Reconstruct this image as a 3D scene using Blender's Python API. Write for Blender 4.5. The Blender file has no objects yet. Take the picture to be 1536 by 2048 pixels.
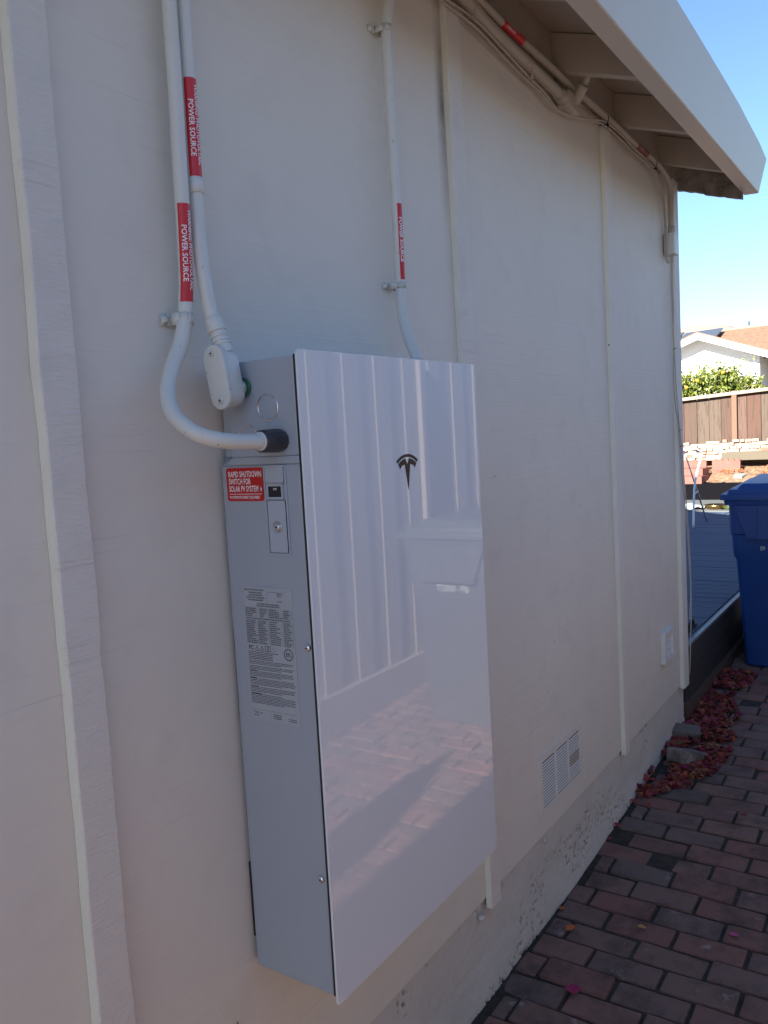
import bpy, bmesh, math, random
from mathutils import Vector, Matrix, noise
random.seed(7)
S = bpy.context.scene
COL = S.collection

# ------------------------------------------------------------------ camera
CAMP = Vector((-1.0314, -1.0394, 0.9533))
yaw, pitch, roll, FPX = 0.590, -0.090, -0.0559, 1663.5
F = Vector((math.cos(yaw)*math.cos(pitch), math.sin(yaw)*math.cos(pitch), math.sin(pitch)))
R0 = Vector((math.sin(yaw), -math.cos(yaw), 0)); U0 = R0.cross(F)
RV = math.cos(roll)*R0 + math.sin(roll)*U0
UV = -math.sin(roll)*R0 + math.cos(roll)*U0
cd = bpy.data.cameras.new('camera'); cam = bpy.data.objects.new('camera', cd); COL.objects.link(cam)
mt = Matrix((RV, UV, -F)).transposed().to_4x4(); mt.translation = CAMP
cam.matrix_world = mt
cd.sensor_fit = 'HORIZONTAL'; cd.sensor_width = 36; cd.lens = 36*FPX/1536
cd.clip_start = 0.02; cd.clip_end = 3000
S.camera = cam

# ------------------------------------------------------------------ light
SUN = Vector((-1.9, 0.23, 1.0)).normalized()          # towards the sun
EL = math.asin(SUN.z); AZ = math.atan2(SUN.x, SUN.y)
w = bpy.data.worlds.new('World'); S.world = w; w.use_nodes = True
wn = w.node_tree.nodes; bgn = wn['Background']
sky = wn.new('ShaderNodeTexSky'); sky.sky_type = 'NISHITA'; sky.sun_disc = False
sky.sun_elevation = EL; sky.sun_rotation = AZ; sky.air_density = 1.0; sky.dust_density = 0.25; sky.ozone_density = 4.5
w.node_tree.links.new(sky.outputs[0], bgn.inputs[0]); bgn.inputs[1].default_value = 0.06
sl = bpy.data.lights.new('sun', 'SUN'); sl.energy = 5.0; sl.angle = math.radians(0.5); sl.color = (1, .91, .77)
so = bpy.data.objects.new('sun', sl); COL.objects.link(so); so.rotation_euler = SUN.to_track_quat('Z', 'Y').to_euler()
S.view_settings.view_transform = 'Standard'; S.view_settings.look = 'None'
S.view_settings.gamma = 1.0; S.view_settings.exposure = 2.05

# ------------------------------------------------------------------ mesh helper
class MB:
    def __init__(s): s.b = bmesh.new()
    def poly(s, pts, smooth=False):
        vs = [s.b.verts.new(p) for p in pts]; f = s.b.faces.new(vs); f.smooth = smooth; return f
    def hexa(s, p, bev=0, seg=2):        # 8 points: bottom loop then top loop
        vs = [s.b.verts.new(q) for q in p]
        fs = [s.b.faces.new([vs[i] for i in ix]) for ix in ((3,2,1,0),(4,5,6,7),(0,1,5,4),(1,2,6,5),(2,3,7,6),(3,0,4,7))]
        if bev:
            es = list({e for f in fs for e in f.edges})
            bmesh.ops.bevel(s.b, geom=es, offset=bev, segments=seg, profile=.7, affect='EDGES')
    def box(s, x0, x1, y0, y1, z0, z1, bev=0, seg=2):
        if x0 > x1: x0, x1 = x1, x0
        if y0 > y1: y0, y1 = y1, y0
        if z0 > z1: z0, z1 = z1, z0
        s.hexa([(x0,y0,z0),(x1,y0,z0),(x1,y1,z0),(x0,y1,z0),(x0,y0,z1),(x1,y0,z1),(x1,y1,z1),(x0,y1,z1)], bev, seg)
    def ring(s, c, t, r, n, up):
        a = t.cross(up)
        if a.length < 1e-5: a = t.cross(Vector((1,0,0)))
        a.normalize(); b = a.cross(t)
        return [s.b.verts.new(c + a*(r*math.cos(2*math.pi*k/n)) + b*(r*math.sin(2*math.pi*k/n))) for k in range(n)]
    def tube(s, pts, r, n=20, caps=True, rs=None, wob=0):
        P = [Vector(p) for p in pts]; prev = None; first = None; m = len(P)
        up = None
        for i, p in enumerate(P):
            t = (P[min(i+1, m-1)] - P[max(i-1, 0)]).normalized()
            if up is None:
                up = Vector((0,0,1)) if abs(t.z) < .9 else Vector((0,1,0))
            a = t.cross(up).normalized(); up = a.cross(t)
            rr = rs[i] if rs else r
            if wob: rr *= 1 + wob*(i % 2)
            ring = [s.b.verts.new(p + a*(rr*math.cos(2*math.pi*k/n)) + up*(rr*math.sin(2*math.pi*k/n))) for k in range(n)]
            if prev:
                for k in range(n):
                    f = s.b.faces.new((prev[k], prev[(k+1) % n], ring[(k+1) % n], ring[k])); f.smooth = True
            else: first = ring
            prev = ring
        if caps:
            s.b.faces.new(first[::-1]); s.b.faces.new(prev)
    def cyl(s, a, b, r, n=24, r2=None, bev=0):
        a, b = Vector(a), Vector(b); d = (b-a); L = d.length; d.normalize(); r2 = r if r2 is None else r2
        if bev: s.tube([a, a+d*1e-4, a+d*bev, b-d*bev, b-d*1e-4, b], r, n, True, [r-bev, r-bev*.9, r, r2, r2-bev*.9, r2-bev])
        else: s.tube([a, b], r, n, True, [r, r2])
    def prism(s, poly, axis, a, b, smooth=False):
        # poly: 2-D points, extruded along axis 0/1/2 from a to b
        def P(q, t):
            q = list(q); q.insert(axis, t); return q
        A = [s.b.verts.new(P(q, a)) for q in poly]; B = [s.b.verts.new(P(q, b)) for q in poly]
        n = len(poly); s.b.faces.new(A[::-1]); s.b.faces.new(B)
        for k in range(n):
            f = s.b.faces.new((A[k], A[(k+1) % n], B[(k+1) % n], B[k])); f.smooth = smooth
    def obj(s, name, mat, parent=None, sharp=None, keep_normals=False):
        if not keep_normals: bmesh.ops.recalc_face_normals(s.b, faces=s.b.faces)
        me = bpy.data.meshes.new(name); s.b.to_mesh(me); s.b.free()
        if mat: me.materials.append(mat)
        if sharp: me.set_sharp_from_angle(angle=math.radians(sharp))
        o = bpy.data.objects.new(name, me); COL.objects.link(o)
        if parent: o.parent = parent
        return o

def tag(o, label=None, cat=None, group=None, kind=None):
    if label: o['label'] = label
    if cat: o['category'] = cat
    if group: o['group'] = group
    if kind: o['kind'] = kind
    return o
def thing(name, label, cat, group=None, kind=None):
    o = bpy.data.objects.new(name, None); o.empty_display_size = .05; COL.objects.link(o)
    return tag(o, label, cat, group, kind)
def smooth_path(pts, k=6):
    P = [Vector(p) for p in pts]; out = []
    for i in range(len(P)-1):
        p0, p1, p2, p3 = P[max(i-1,0)], P[i], P[i+1], P[min(i+2,len(P)-1)]
        for j in range(k):
            t = j/k
            out.append(.5*((2*p1)+(-p0+p2)*t+(2*p0-5*p1+4*p2-p3)*t*t+(-p0+3*p1-3*p2+p3)*t**3))
    out.append(P[-1]); return out

# ------------------------------------------------------------------ materials
def mat(name, col, rough=.5, metal=0, spec=.5, coat=0):
    m = bpy.data.materials.new(name); m.use_nodes = True
    b = m.node_tree.nodes['Principled BSDF']
    b.inputs['Base Color'].default_value = (*col, 1); b.inputs['Roughness'].default_value = rough
    b.inputs['Metallic'].default_value = metal; b.inputs['Specular IOR Level'].default_value = spec
    if coat: b.inputs['Coat Weight'].default_value = coat; b.inputs['Coat Roughness'].default_value = .02
    return m
def N(m, t, **kw):
    n = m.node_tree.nodes.new(t)
    for k, v in kw.items():
        if k in n.inputs: n.inputs[k].default_value = v
        else: setattr(n, k, v)
    return n
def L(m, a, b): m.node_tree.links.new(a, b)
def BS(m): return m.node_tree.nodes['Principled BSDF']
def coords(m, scale=(1,1,1), kind='Object', rot=(0,0,0)):
    g = N(m, 'ShaderNodeNewGeometry') if kind == 'Position' else N(m, 'ShaderNodeTexCoord')
    mp = N(m, 'ShaderNodeMapping'); mp.inputs['Scale'].default_value = scale; mp.inputs['Rotation'].default_value = rot
    L(m, g.outputs['Position' if kind == 'Position' else kind], mp.inputs[0]); return mp.outputs[0]
def ntex(m, sc, vec, detail=4, rough=.55, dist=0):
    n = N(m, 'ShaderNodeTexNoise'); n.inputs['Scale'].default_value = sc; n.inputs['Detail'].default_value = detail
    n.inputs['Roughness'].default_value = rough; n.inputs['Distortion'].default_value = dist
    L(m, vec, n.inputs['Vector']); return n.outputs['Fac']
def ramp(m, fac, stops):
    r = N(m, 'ShaderNodeValToRGB'); e = r.color_ramp.elements
    while len(e) < len(stops): e.new(.5)
    for i, (p, c) in enumerate(stops):
        e[i].position = p; e[i].color = (*c, 1) if len(c) == 3 else c
    L(m, fac, r.inputs[0]); return r.outputs[0]
def mix(m, a, b, fac, mode='MIX'):
    n = N(m, 'ShaderNodeMix', data_type='RGBA', blend_type=mode)
    for v, i in ((fac, 0), (a, 6), (b, 7)):
        if isinstance(v, (int, float)): n.inputs[i].default_value = v
        elif isinstance(v, tuple): n.inputs[i].default_value = (*v, 1)
        else: L(m, v, n.inputs[i])
    return n.outputs[2]
def bump(m, h, dist, strength=1, prev=None):
    b = N(m, 'ShaderNodeBump'); b.inputs['Distance'].default_value = dist; b.inputs['Strength'].default_value = strength
    L(m, h, b.inputs['Height'])
    if prev is not None: L(m, prev, b.inputs['Normal'])
    return b.outputs[0]
def setn(m, n): L(m, n, BS(m).inputs['Normal'])
def setc(m, c): L(m, c, BS(m).inputs['Base Color'])

WALLC = (.775, .725, .65)
def painted(name, col, grain=(1.2, 30, 90), gd=.0010, specks=True, rough=.62):
    m = mat(name, col, rough, spec=.35)
    v = coords(m, kind='Position')
    big = ntex(m, 1.1, v, 3); med = ntex(m, 9, v, 4)
    c = mix(m, tuple(x*.90 for x in col), tuple(min(1, x*1.09) for x in col), big)
    c = mix(m, c, tuple(x*.82 for x in col), ramp(m, med, [(.52, (0,0,0)), (.80, (.45,.45,.45))]))
    vs = coords(m, scale=grain, kind='Position')
    g1 = ntex(m, 1.0, vs, 6, .62, .3)
    fine = ntex(m, 260, v, 2)
    streak = ramp(m, ntex(m, 1.0, coords(m, scale=(2.2, 20, 170), kind='Position'), 3, .5), [(.30, (0,0,0)), (.37, (1,1,1))])
    patchy = ramp(m, ntex(m, 2.4, v, 2), [(.48, (1,1,1)), (.62, (0,0,0))])
    cracks = mix(m, streak, (1,1,1), patchy)
    n1 = bump(m, g1, gd*1.1); n2 = bump(m, cracks, .0007, .6, n1); n3 = bump(m, fine, .0004, .5, n2)
    c = mix(m, mix(m, c, (.82,.80,.78), 1.0, 'MULTIPLY'), c, ramp(m, cracks, [(0, (.55,.55,.55)), (1, (1,1,1))]))
    if specks:
        sp = ramp(m, ntex(m, 60, v, 0), [(.095, (0,0,0)), (.11, (1,1,1))])
        c = mix(m, (.2,.19,.18), c, sp)
    setc(m, c); setn(m, n3); return m
M_siding = painted('siding_paint', WALLC)
M_batten = painted('batten_paint', (.80,.76,.70), grain=(38, 60, 230), gd=.0030)
M_rawside = painted('batten_edge_paint', (.80,.79,.69), grain=(60, 20, 6), gd=.001)
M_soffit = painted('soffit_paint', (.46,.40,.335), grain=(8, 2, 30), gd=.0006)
M_gutter = mat('gutter_enamel', (.62,.545,.45), .38)
vv = coords(M_gutter, kind='Position'); setc(M_gutter, mix(M_gutter, (.62,.545,.45), (.55,.485,.40), ntex(M_gutter, 3, vv, 5)))
setn(M_gutter, bump(M_gutter, ntex(M_gutter, 5, vv, 2), .002, .5))
M_pipe = mat('conduit_paint', (.68,.69,.66), .42)
vv = coords(M_pipe, kind='Position')
c = mix(M_pipe, (.69,.70,.67), (.63,.635,.60), ntex(M_pipe, 12, vv, 4))
sc = ramp(M_pipe, ntex(M_pipe, 1, coords(M_pipe, (150,150,60), 'Position'), 2), [(.27, (1,1,1)), (.29, (0,0,0))])
setc(M_pipe, mix(M_pipe, c, (.22,.22,.22), mix(M_pipe, (0,0,0), (.6,.6,.6), sc)))
setn(M_pipe, bump(M_pipe, ntex(M_pipe, 180, vv, 2), .0004, .6))
M_pipew = mat('weathered_conduit_paint', (.52,.47,.40), .6)
vv = coords(M_pipew, kind='Position'); setc(M_pipew, mix(M_pipew, (.53,.48,.41), (.43,.38,.32), ntex(M_pipew, 14, vv, 5)))
setn(M_pipew, bump(M_pipew, ntex(M_pipew, 60, vv, 4), .0012, .7))
M_red = mat('red_vinyl', (.62,.022,.03), .35)
M_reddark = mat('red_plate', (.50,.008,.008), .4)
M_redfade = mat('faded_red_vinyl', (.28,.085,.065), .7)
M_wtext = mat('white_ink', (.85,.85,.85), .5)
M_steel = mat('case_paint', (.355,.39,.445), .36, spec=.5)
vv = coords(M_steel, kind='Position'); setn(M_steel, bump(M_steel, ntex(M_steel, 700, vv, 2), .00015, .5))
M_glass = mat('white_glass', (.70,.75,.81), .5, coat=1); BS(M_glass).inputs['Coat IOR'].default_value = 1.6
vv = coords(M_glass, kind='Position')
L(M_glass, ramp(M_glass, ntex(M_glass, 6, vv, 4), [(.3,(.010,)*3),(.8,(.030,)*3)]), BS(M_glass).inputs['Coat Roughness'])
bnn = bump(M_glass, ntex(M_glass, 1.5, vv, 1), .0006, 1); L(M_glass, bnn, BS(M_glass).inputs['Coat Normal'])
M_black = mat('black_rubber', (.012,.012,.014), .5)
M_hub = mat('black_hub_plastic', (.040,.043,.050), .42)
M_bright = mat('bright_metal', (.75,.75,.76), .16, 1)
M_zinc = mat('zinc_metal', (.55,.56,.58), .32, 1)
M_emblem = mat('dark_emblem_metal', (.05,.035,.035), .25, .6)
M_ink = mat('label_ink', (.035,.035,.04), .6)
M_green = mat('green_gasket', (.03,.17,.08), .5)

# ------------------------------------------------------------------ text helper
def text2d(s, size, sx=1.0, align='LEFT', offset=0.0):
    cu = bpy.data.curves.new('t', 'FONT'); cu.body = s; cu.size = size; cu.align_x = align; cu.offset = offset; cu.resolution_u = 2
    o = bpy.data.objects.new('t', cu); COL.objects.link(o)
    dg = bpy.context.evaluated_depsgraph_get(); me = bpy.data.meshes.new_from_object(o.evaluated_get(dg))
    vs = [(v.co.x*sx, v.co.y) for v in me.vertices]; fs = [tuple(p.vertices) for p in me.polygons]
    bpy.data.objects.remove(o); bpy.data.curves.remove(cu); bpy.data.meshes.remove(me)
    return vs, fs
def lettering(name, items, fn, mat_, parent, sub=0):
    """items: (string,size,sx,x,y,align,weight) in label coordinates; fn maps label (x,y) to 3-D"""
    b = bmesh.new()
    for it in items:
        s, size, sx, x, y, al, off = it
        vs, fs = text2d(s, size, sx, al, off)
        V = [b.verts.new((p[0]+x, p[1]+y, 0)) for p in vs]
        for f in fs:
            try: b.faces.new([V[i] for i in f])
            except ValueError: pass
    if sub:
        for _ in range(2):
            es = [e for e in b.edges if e.calc_length() > sub]
            if es: bmesh.ops.subdivide_edges(b, edges=es, cuts=1); bmesh.ops.triangulate(b, faces=b.faces)
    for v in b.verts: v.co = Vector(fn(v.co.x, v.co.y))
    me = bpy.data.meshes.new(name); b.to_mesh(me); b.free(); me.materials.append(mat_)
    o = bpy.data.objects.new(name, me); COL.objects.link(o); o.parent = parent; return o

# ------------------------------------------------------------------ ground and path
def gz(x):
    if x < 1.5: return -.610
    if x < 4: return -.610 + (x-1.5)*.042
    return -.505 + min(x-4, 8)*.01
M_soil = mat('dirt', (.16,.12,.09), .95)
vv = coords(M_soil, kind='Position'); setc(M_soil, ramp(M_soil, ntex(M_soil, 6, vv, 8, .65), [(.3,(.10,.07,.05)),(.7,(.22,.165,.12))]))
b = MB()
xs = [-60, -6, 1.5, 2.75, 4, 12, 60, 200, 1500]
for i in range(len(xs)-1):
    for (y0, y1) in ((-800, 0), (0, 800)):
        b.poly([(xs[i], y0, gz(xs[i])-.075), (xs[i+1], y0, gz(xs[i+1])-.075), (xs[i+1], y1, gz(xs[i+1])-.075), (xs[i], y1, gz(xs[i])-.075)])
tag(b.obj('ground', M_soil), kind='structure')

M_bed = mat('joint_sand', (.035,.030,.026), .95)
vv = coords(M_bed, kind='Position'); setn(M_bed, bump(M_bed, ntex(M_bed, 120, vv, 5), .004))
setc(M_bed, ramp(M_bed, ntex(M_bed, 25, vv, 6, .7), [(.35,(.018,.016,.013)),(.62,(.05,.042,.034)),(.75,(.09,.08,.065))]))
b = MB(); st = .25; nx = 44
for i in range(nx):
    x0 = -3+i*st; x1 = x0+st
    b.poly([(x0,-2.1,gz(x0)-.0085),(x1,-2.1,gz(x1)-.0085),(x1,.0,gz(x1)-.0085),(x0,.0,gz(x0)-.0085)])
tag(b.obj('path_bed', M_bed), kind='structure')

M_brick = mat('paver', (.2,.1,.09), .85, spec=.3)
geo = N(M_brick, 'ShaderNodeNewGeometry'); ri = geo.outputs['Random Per Island']
base = ramp(M_brick, ri, [(0,(.165,.098,.088)),(.2,(.225,.108,.090)),(.4,(.175,.115,.102)),(.6,(.235,.128,.106)),(.8,(.150,.108,.098)),(.93,(.195,.125,.108)),(1,(.140,.110,.100))])
vv = coords(M_brick, kind='Position')
base = mix(M_brick, base, (.045,.038,.036), ramp(M_brick, ntex(M_brick, 7, vv, 7, .68), [(.46,(0,0,0)),(.72,(.9,.9,.9))]))
base = mix(M_brick, base, (.30,.26,.25), ramp(M_brick, ntex(M_brick, 240, vv, 3, .7), [(.60,(0,0,0)),(.75,(.5,.5,.5))]))
chalk = ramp(M_brick, ntex(M_brick, 8, vv, 8, .7), [(.62,(0,0,0)),(.70,(1,1,1))])
base = mix(M_brick, base, (.42,.39,.38), mix(M_brick, (0,0,0), (.5,.5,.5), chalk))
base = mix(M_brick, base, (.26,.23,.22), ramp(M_brick, ntex(M_brick, 1, coords(M_brick, (40,170,1), 'Position', (0,0,.4)), 2), [(.70,(0,0,0)),(.76,(.6,.6,.6))]))
setc(M_brick, base); setn(M_brick, bump(M_brick, ntex(M_brick, 150, vv, 6, .7), .0025, .9))
b = MB(); random.seed(11)
row = 0; x = -2.8
while x < 7.6:
    rw = .0985; y = -2.05 + (0.105 if row % 2 else 0)
    if row % 9 == 4: y += random.uniform(-.03, .03)
    while y < -.004:
        ln = .203; y1 = min(y+ln, -.006-random.random()*.03)
        if y1 - y > .035:
            drop = random.random() < .003
            if not drop and not (y1-y < .12 and random.random() < .35):
                xx0, xx1 = x+random.uniform(.001,.004), x+rw-random.uniform(.001,.005)
                g = .0035; dz = random.gauss(0, .0028); sk = random.gauss(0, .004)
                z0 = gz(x)+dz; z1 = gz(x+rw)+dz+random.uniform(-.0015,.0015)
                tl = random.gauss(0,.0022)
                b.hexa([(xx0,y+g,z0-.03),(xx1,y+g+sk*.3,z1-.03),(xx1+sk*.4,y1-g,z1-.03),(xx0+sk*.4,y1-g,z0-.03),
                        (xx0,y+g,z0-tl),(xx1,y+g+sk*.3,z1-tl),(xx1+sk*.4,y1-g,z1+tl),(xx0+sk*.4,y1-g,z0+tl)], .0075, 2)
        y += ln + .004
    x += rw + .0055; row += 1
for f in b.b.faces: f.smooth = False
tag(b.obj('brick_path', M_brick), kind='structure')

# ------------------------------------------------------------------ house
house = thing('house', 'shaded cream board and batten house with low eave filling the left of the photo', 'house')
b = MB(); b.box(-4.5, 3.095, 0, .03, -.334, 2.23)
sid = b.obj('siding', M_siding, house)
b = MB(); b.box(3.065, 3.095, .031, 9.0, -.334, 2.10); b.poly([(3.094,.0,2.05),(3.094,9,2.05),(3.094,4.5,3.95)])
b.box(-4.5,3.06,8.97,9.0,-.334,2.2)
b.obj('siding', M_siding, house)
# foundation with displaced, pitted stucco
M_found = mat('foundation_stucco', (.50,.475,.45), .8, spec=.3)
vv = coords(M_found, kind='Position')
at = N(M_found, 'ShaderNodeAttribute'); at.attribute_name = 'pit'
cc = mix(M_found, (.72,.675,.62), (.60,.56,.51), ntex(M_found, 5, vv, 4))
cc = mix(M_found, cc, (.07,.06,.052), at.outputs['Fac'])
setc(M_found, cc); setn(M_found, bump(M_found, ntex(M_found, 90, vv, 6, .65), .0035, .9))
st = .0055; nxx = int((3.11-.3)/st); nzz = int(.30/st)
me = bpy.data.meshes.new('foundation'); V = []; FC = []; PIT = []
for i in range(nxx+1):
    x = .3+i*st
    for j in range(nzz+1):
        z = -.334 - j*st; p = Vector((x, 0, z))
        h = noise.noise(p*7)*.004 + noise.noise(p*30)*.0018
        cl = noise.noise(Vector((x*3.1+5, 0, z*5)))+ .30*noise.noise(p*17)+(-.48-z)*1.1
        cell = noise.noise(Vector((x*58, 3, z*66)))*.75 + noise.noise(Vector((x*150, 9, z*170)))*.5
        pit = max(0, min(1, (cl-.08)*5))*max(0, min(1, (cell-.27)*8))
        crack = abs(noise.noise(Vector((x*9, 8, z*4)))+.1*noise.noise(p*40))
        if cl > .28 and crack < .02 and x < .9: pit = max(pit, .9)
        flare = max(0, (-.50-z))*.12
        V.append((x, .007 - h*.8 + pit*.012 - flare, z)); PIT.append(pit)
for i in range(nxx):
    for j in range(nzz):
        a = i*(nzz+1)+j; FC.append((a, a+1, a+nzz+2, a+nzz+1))
me.from_pydata(V, [], FC); me.materials.append(M_found)
atr = me.attributes.new('pit', 'FLOAT', 'POINT'); atr.data.foreach_set('value', PIT)
me.polygons.foreach_set('use_smooth', [True]*len(FC))
fo = bpy.data.objects.new('foundation', me); COL.objects.link(fo); fo.parent = house
b = MB(); b.box(-4.5, .299, .012, .2, -.72, -.336); b.box(.299, 3.08, .03, .2, -.72, -.336); b.box(3.02, 3.09, .2, 9, -.72, -.336)
b.obj('foundation', M_found, house)

# battens: wavy hand-cut boards
def batten(xl0, xr0, xl1, xr1, z0, z1, T=.018, notch=None, seed=0, amp=.0012):
    # xl0/xr0 at the bottom z0, xl1/xr1 at the top z1
    n = 90; bm = bmesh.new(); prev = None; bm.faces.layers.int.new('side')
    for i in range(n+1):
        t = i/n; z = z0+(z1-z0)*t
        l = xl0+(xl1-xl0)*t + noise.noise(Vector((seed, z*6, 0)))*amp + noise.noise(Vector((seed, z*40, 0)))*amp*.4
        r = xr0+(xr1-xr0)*t + noise.noise(Vector((seed+5, z*6, 0)))*amp*1.4 + noise.noise(Vector((seed+5, z*35, 0)))*amp*.5
        if notch and notch < z < notch+.05: r += -.0075*(1-(z-notch)/.05)
        e = .002
        ring = [bm.verts.new(p) for p in ((l, -.0005, z), (l, -T+e, z), (l+e, -T, z), (r-e, -T, z), (r, -T+e, z), (r, -.0005, z))]
        if prev:
            for k in range(5):
                f = bm.faces.new((prev[k], prev[k+1], ring[k+1], ring[k])); f.smooth = False; f.material_index = 1 if k == 0 else 0
        else: bm.faces.new(ring)
        prev = ring
    bm.faces.new(prev[::-1])
    bmesh.ops.recalc_face_normals(bm, faces=bm.faces)
    me = bpy.data.meshes.new('batten'); bm.to_mesh(me); bm.free(); me.materials.append(M_batten); me.materials.append(M_rawside)
    me.set_sharp_from_angle(angle=math.radians(25))
    o = bpy.data.objects.new('batten', me); COL.objects.link(o); o.parent = house; return o
batten(-.332,-.271,-.330,-.272,-.36,2.06, T=.021, notch=.635, seed=1, amp=.0024)
batten(-1.55,-1.49,-1.55,-1.49,-.36,2.06, seed=2)
batten(.921,.979,.892,.966,-.362,2.03, seed=3)
batten(2.112,2.163,2.078,2.152,-.352,2.04, seed=4, amp=.003)
batten(3.022,3.115,3.022,3.11,-.345,2.06, T=.02, seed=6, amp=.001)

# eave: rafters, blocking, roof boards, gutter
SL = .345
def zr(y): return 2.077 + SL*(y+.03)              # underside of the rafters
RX = [-1.45+.605*k for k in range(8) if True]
RX = [-1.44,-.83,-.22,.39,1.0,1.606,2.222,2.822]
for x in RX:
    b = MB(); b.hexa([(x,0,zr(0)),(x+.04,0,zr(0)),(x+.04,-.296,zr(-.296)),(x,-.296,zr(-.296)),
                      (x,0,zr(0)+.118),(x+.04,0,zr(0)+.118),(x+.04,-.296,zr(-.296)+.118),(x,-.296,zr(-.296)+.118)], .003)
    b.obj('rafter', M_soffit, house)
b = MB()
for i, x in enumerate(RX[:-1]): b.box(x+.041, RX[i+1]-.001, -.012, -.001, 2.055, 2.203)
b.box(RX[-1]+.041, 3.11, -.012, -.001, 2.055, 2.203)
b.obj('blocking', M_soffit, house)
M_shingle = mat('asphalt_shingle', (.10,.09,.08), .95)
vv = coords(M_shingle, kind='Position'); setc(M_shingle, ramp(M_shingle, ntex(M_shingle, 60, vv, 5), [(.3,(.06,.055,.05)),(.7,(.16,.14,.12))]))
def roofz(y): return 2.196 + (SL if y < .2 else .425)*y  # unseen upper slope steepened so the house shadow reaches the deck's far edge
b = MB()
def slab(y0, y1, x0, x1, lo, th):
    b.hexa([(x0,y0,roofz(y0)+lo),(x1,y0,roofz(y0)+lo),(x1,y1,roofz(y1)+lo),(x0,y1,roofz(y1)+lo),
            (x0,y0,roofz(y0)+lo+th),(x1,y0,roofz(y0)+lo+th),(x1,y1,roofz(y1)+lo+th),(x0,y1,roofz(y1)+lo+th)])
slab(-.30, .1, -4.6, 3.16, .012, .016); slab(.101, 4.5, -4.6, 3.16, .012, .016)
b.obj('roof_boards', M_soffit, house)
b = MB()
slab(-.33, .1, -4.6, 3.17, .031, .012); slab(.101, 4.5, -4.6, 3.17, .031, .012)
z4 = roofz(4.5)+.04
b.hexa([(-4.6,4.5,z4-.02),(3.17,4.5,z4-.02),(3.17,9.3,z4-1.98),(-4.6,9.3,z4-1.98),(-4.6,4.5,z4),(3.17,4.5,z4),(3.17,9.3,z4-1.96),(-4.6,9.3,z4-1.96)])
b.obj('roof', M_shingle, house)
# rake board at the roof's end, weathered, ragged lower edge
M_rake = mat('weathered_rake_paint', (.27,.23,.19), .85)
vv = coords(M_rake, kind='Position'); setc(M_rake, ramp(M_rake, ntex(M_rake, 20, vv, 6), [(.35,(.17,.14,.115)),(.65,(.36,.31,.26))]))
b = MB(); n = 60; lo = []; 
for i in range(n+1):
    y = .10-.395*i/n; z = 2.038+.315*y + (noise.noise(Vector((y*40,0,0)))*.004 if -.28 < y < .0 else 0) - (.006 if y < -.13 else 0)
    lo.append((y, z))
b.prism(lo + [(-.295, roofz(-.295)+.01), (.10, roofz(.1)+.01)], 0, 3.135, 3.172)
b.obj('rake_board', M_rake, house)
b = MB(); b.box(3.172, 3.185, -.30, .15, 2.06, 2.10); b.b.free()
# gutter
b = MB(); n = 60; prev = None
gx = [(-4.6,2.172),(1.0,2.172),(1.8,2.164),(2.5,2.149),(3.0,2.124),(3.185,2.106)]
def gtop(x):
    for (a, za), (c_, zc) in zip(gx, gx[1:]):
        if x <= c_: return za+(zc-za)*(x-a)/(c_-a)
    return gx[-1][1]
ring0 = None
for i in range(n+1):
    x = -4.6+ (3.188+4.6)*(1-(1-i/n)**1.6)
    zt = gtop(x); zb = 1.960 + .002*noise.noise(Vector((x*2,0,0))); k = (zt-zb)/.21
    yo = -.357-.050*k
    pr = [(-.297,zb+.003),(-.354,zb),(-.3575,zb+.003),(yo,zt-.004),(yo+.003,zt),(yo+.018,zt+.001),(yo+.018,zt-.004),(-.305,zt-.012),(-.297,zt-.02)]
    ring = [b.b.verts.new((x, y, z)) for y, z in pr]
    if prev:
        for k in range(len(pr)):
            f = b.b.faces.new((prev[k], prev[(k+1) % len(pr)], ring[(k+1) % len(pr)], ring[k])); f.smooth = False
    else: ring0 = ring
    prev = ring
b.b.faces.new(prev); b.b.faces.new(ring0[::-1])
b.obj('gutter', M_gutter, house)
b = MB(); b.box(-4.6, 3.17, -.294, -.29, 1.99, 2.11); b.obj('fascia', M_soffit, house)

# foundation vent (slotted grille), in the siding
M_vent = painted('vent_paint', (.74,.70,.645), specks=False)
b = MB()
x0, x1, z0, z1 = 1.305, 1.684, -.268, -.077
def ventframe():
    t = .0035
    b.box(x0, x1, -t, .0, z1-.02, z1); b.box(x0, x1, -t, .0, z0, z0+.02)
    b.box(x0, x0+.028, -t, .0, z0+.02, z1-.02); b.box(x1-.028, x1, -t, .0, z0+.02, z1-.02)
ventframe()
cols = [x0+.028, x0+.138, x0+.248, x1-.028]
for i in (1, 2): b.box(cols[i]-.006, cols[i]+.006, -.0036, .0, z0+.0201, z1-.0201)
vg = b.obj('vent_grille', M_vent, house); b = MB()
ns = 15
for i in range(3):
    a, c_ = cols[i]+(.006 if i else 0)-.001, cols[i+1]-(.006 if i < 2 else 0)+.001
    for k in range(ns):
        z = z0+.024+(z1-z0-.048)*(k+.5)/ns
        bent = .35 if (i == 2 and 5 <= k <= 8) else 1
        b.hexa([(a,-.0046*bent,z-.0022),(c_,-.0046*bent,z-.0022),(c_,-.0040*bent,z-.0028),(a,-.0040*bent,z-.0028),
                (a,-.0020,z+.0012),(c_,-.0020,z+.0012),(c_,-.0012,z+.0006),(a,-.0012,z+.0006)])
b.obj('louvre', M_vent, vg)
b = MB(); b.box(x0+.027, x1-.027, -.0008, -.0003, z0+.019, z1-.019); b.obj('louvre_backing', mat('slot_shade', (.27,.25,.225), .9), vg)  # backing sheet, toned to give the shade between the slats
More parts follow.
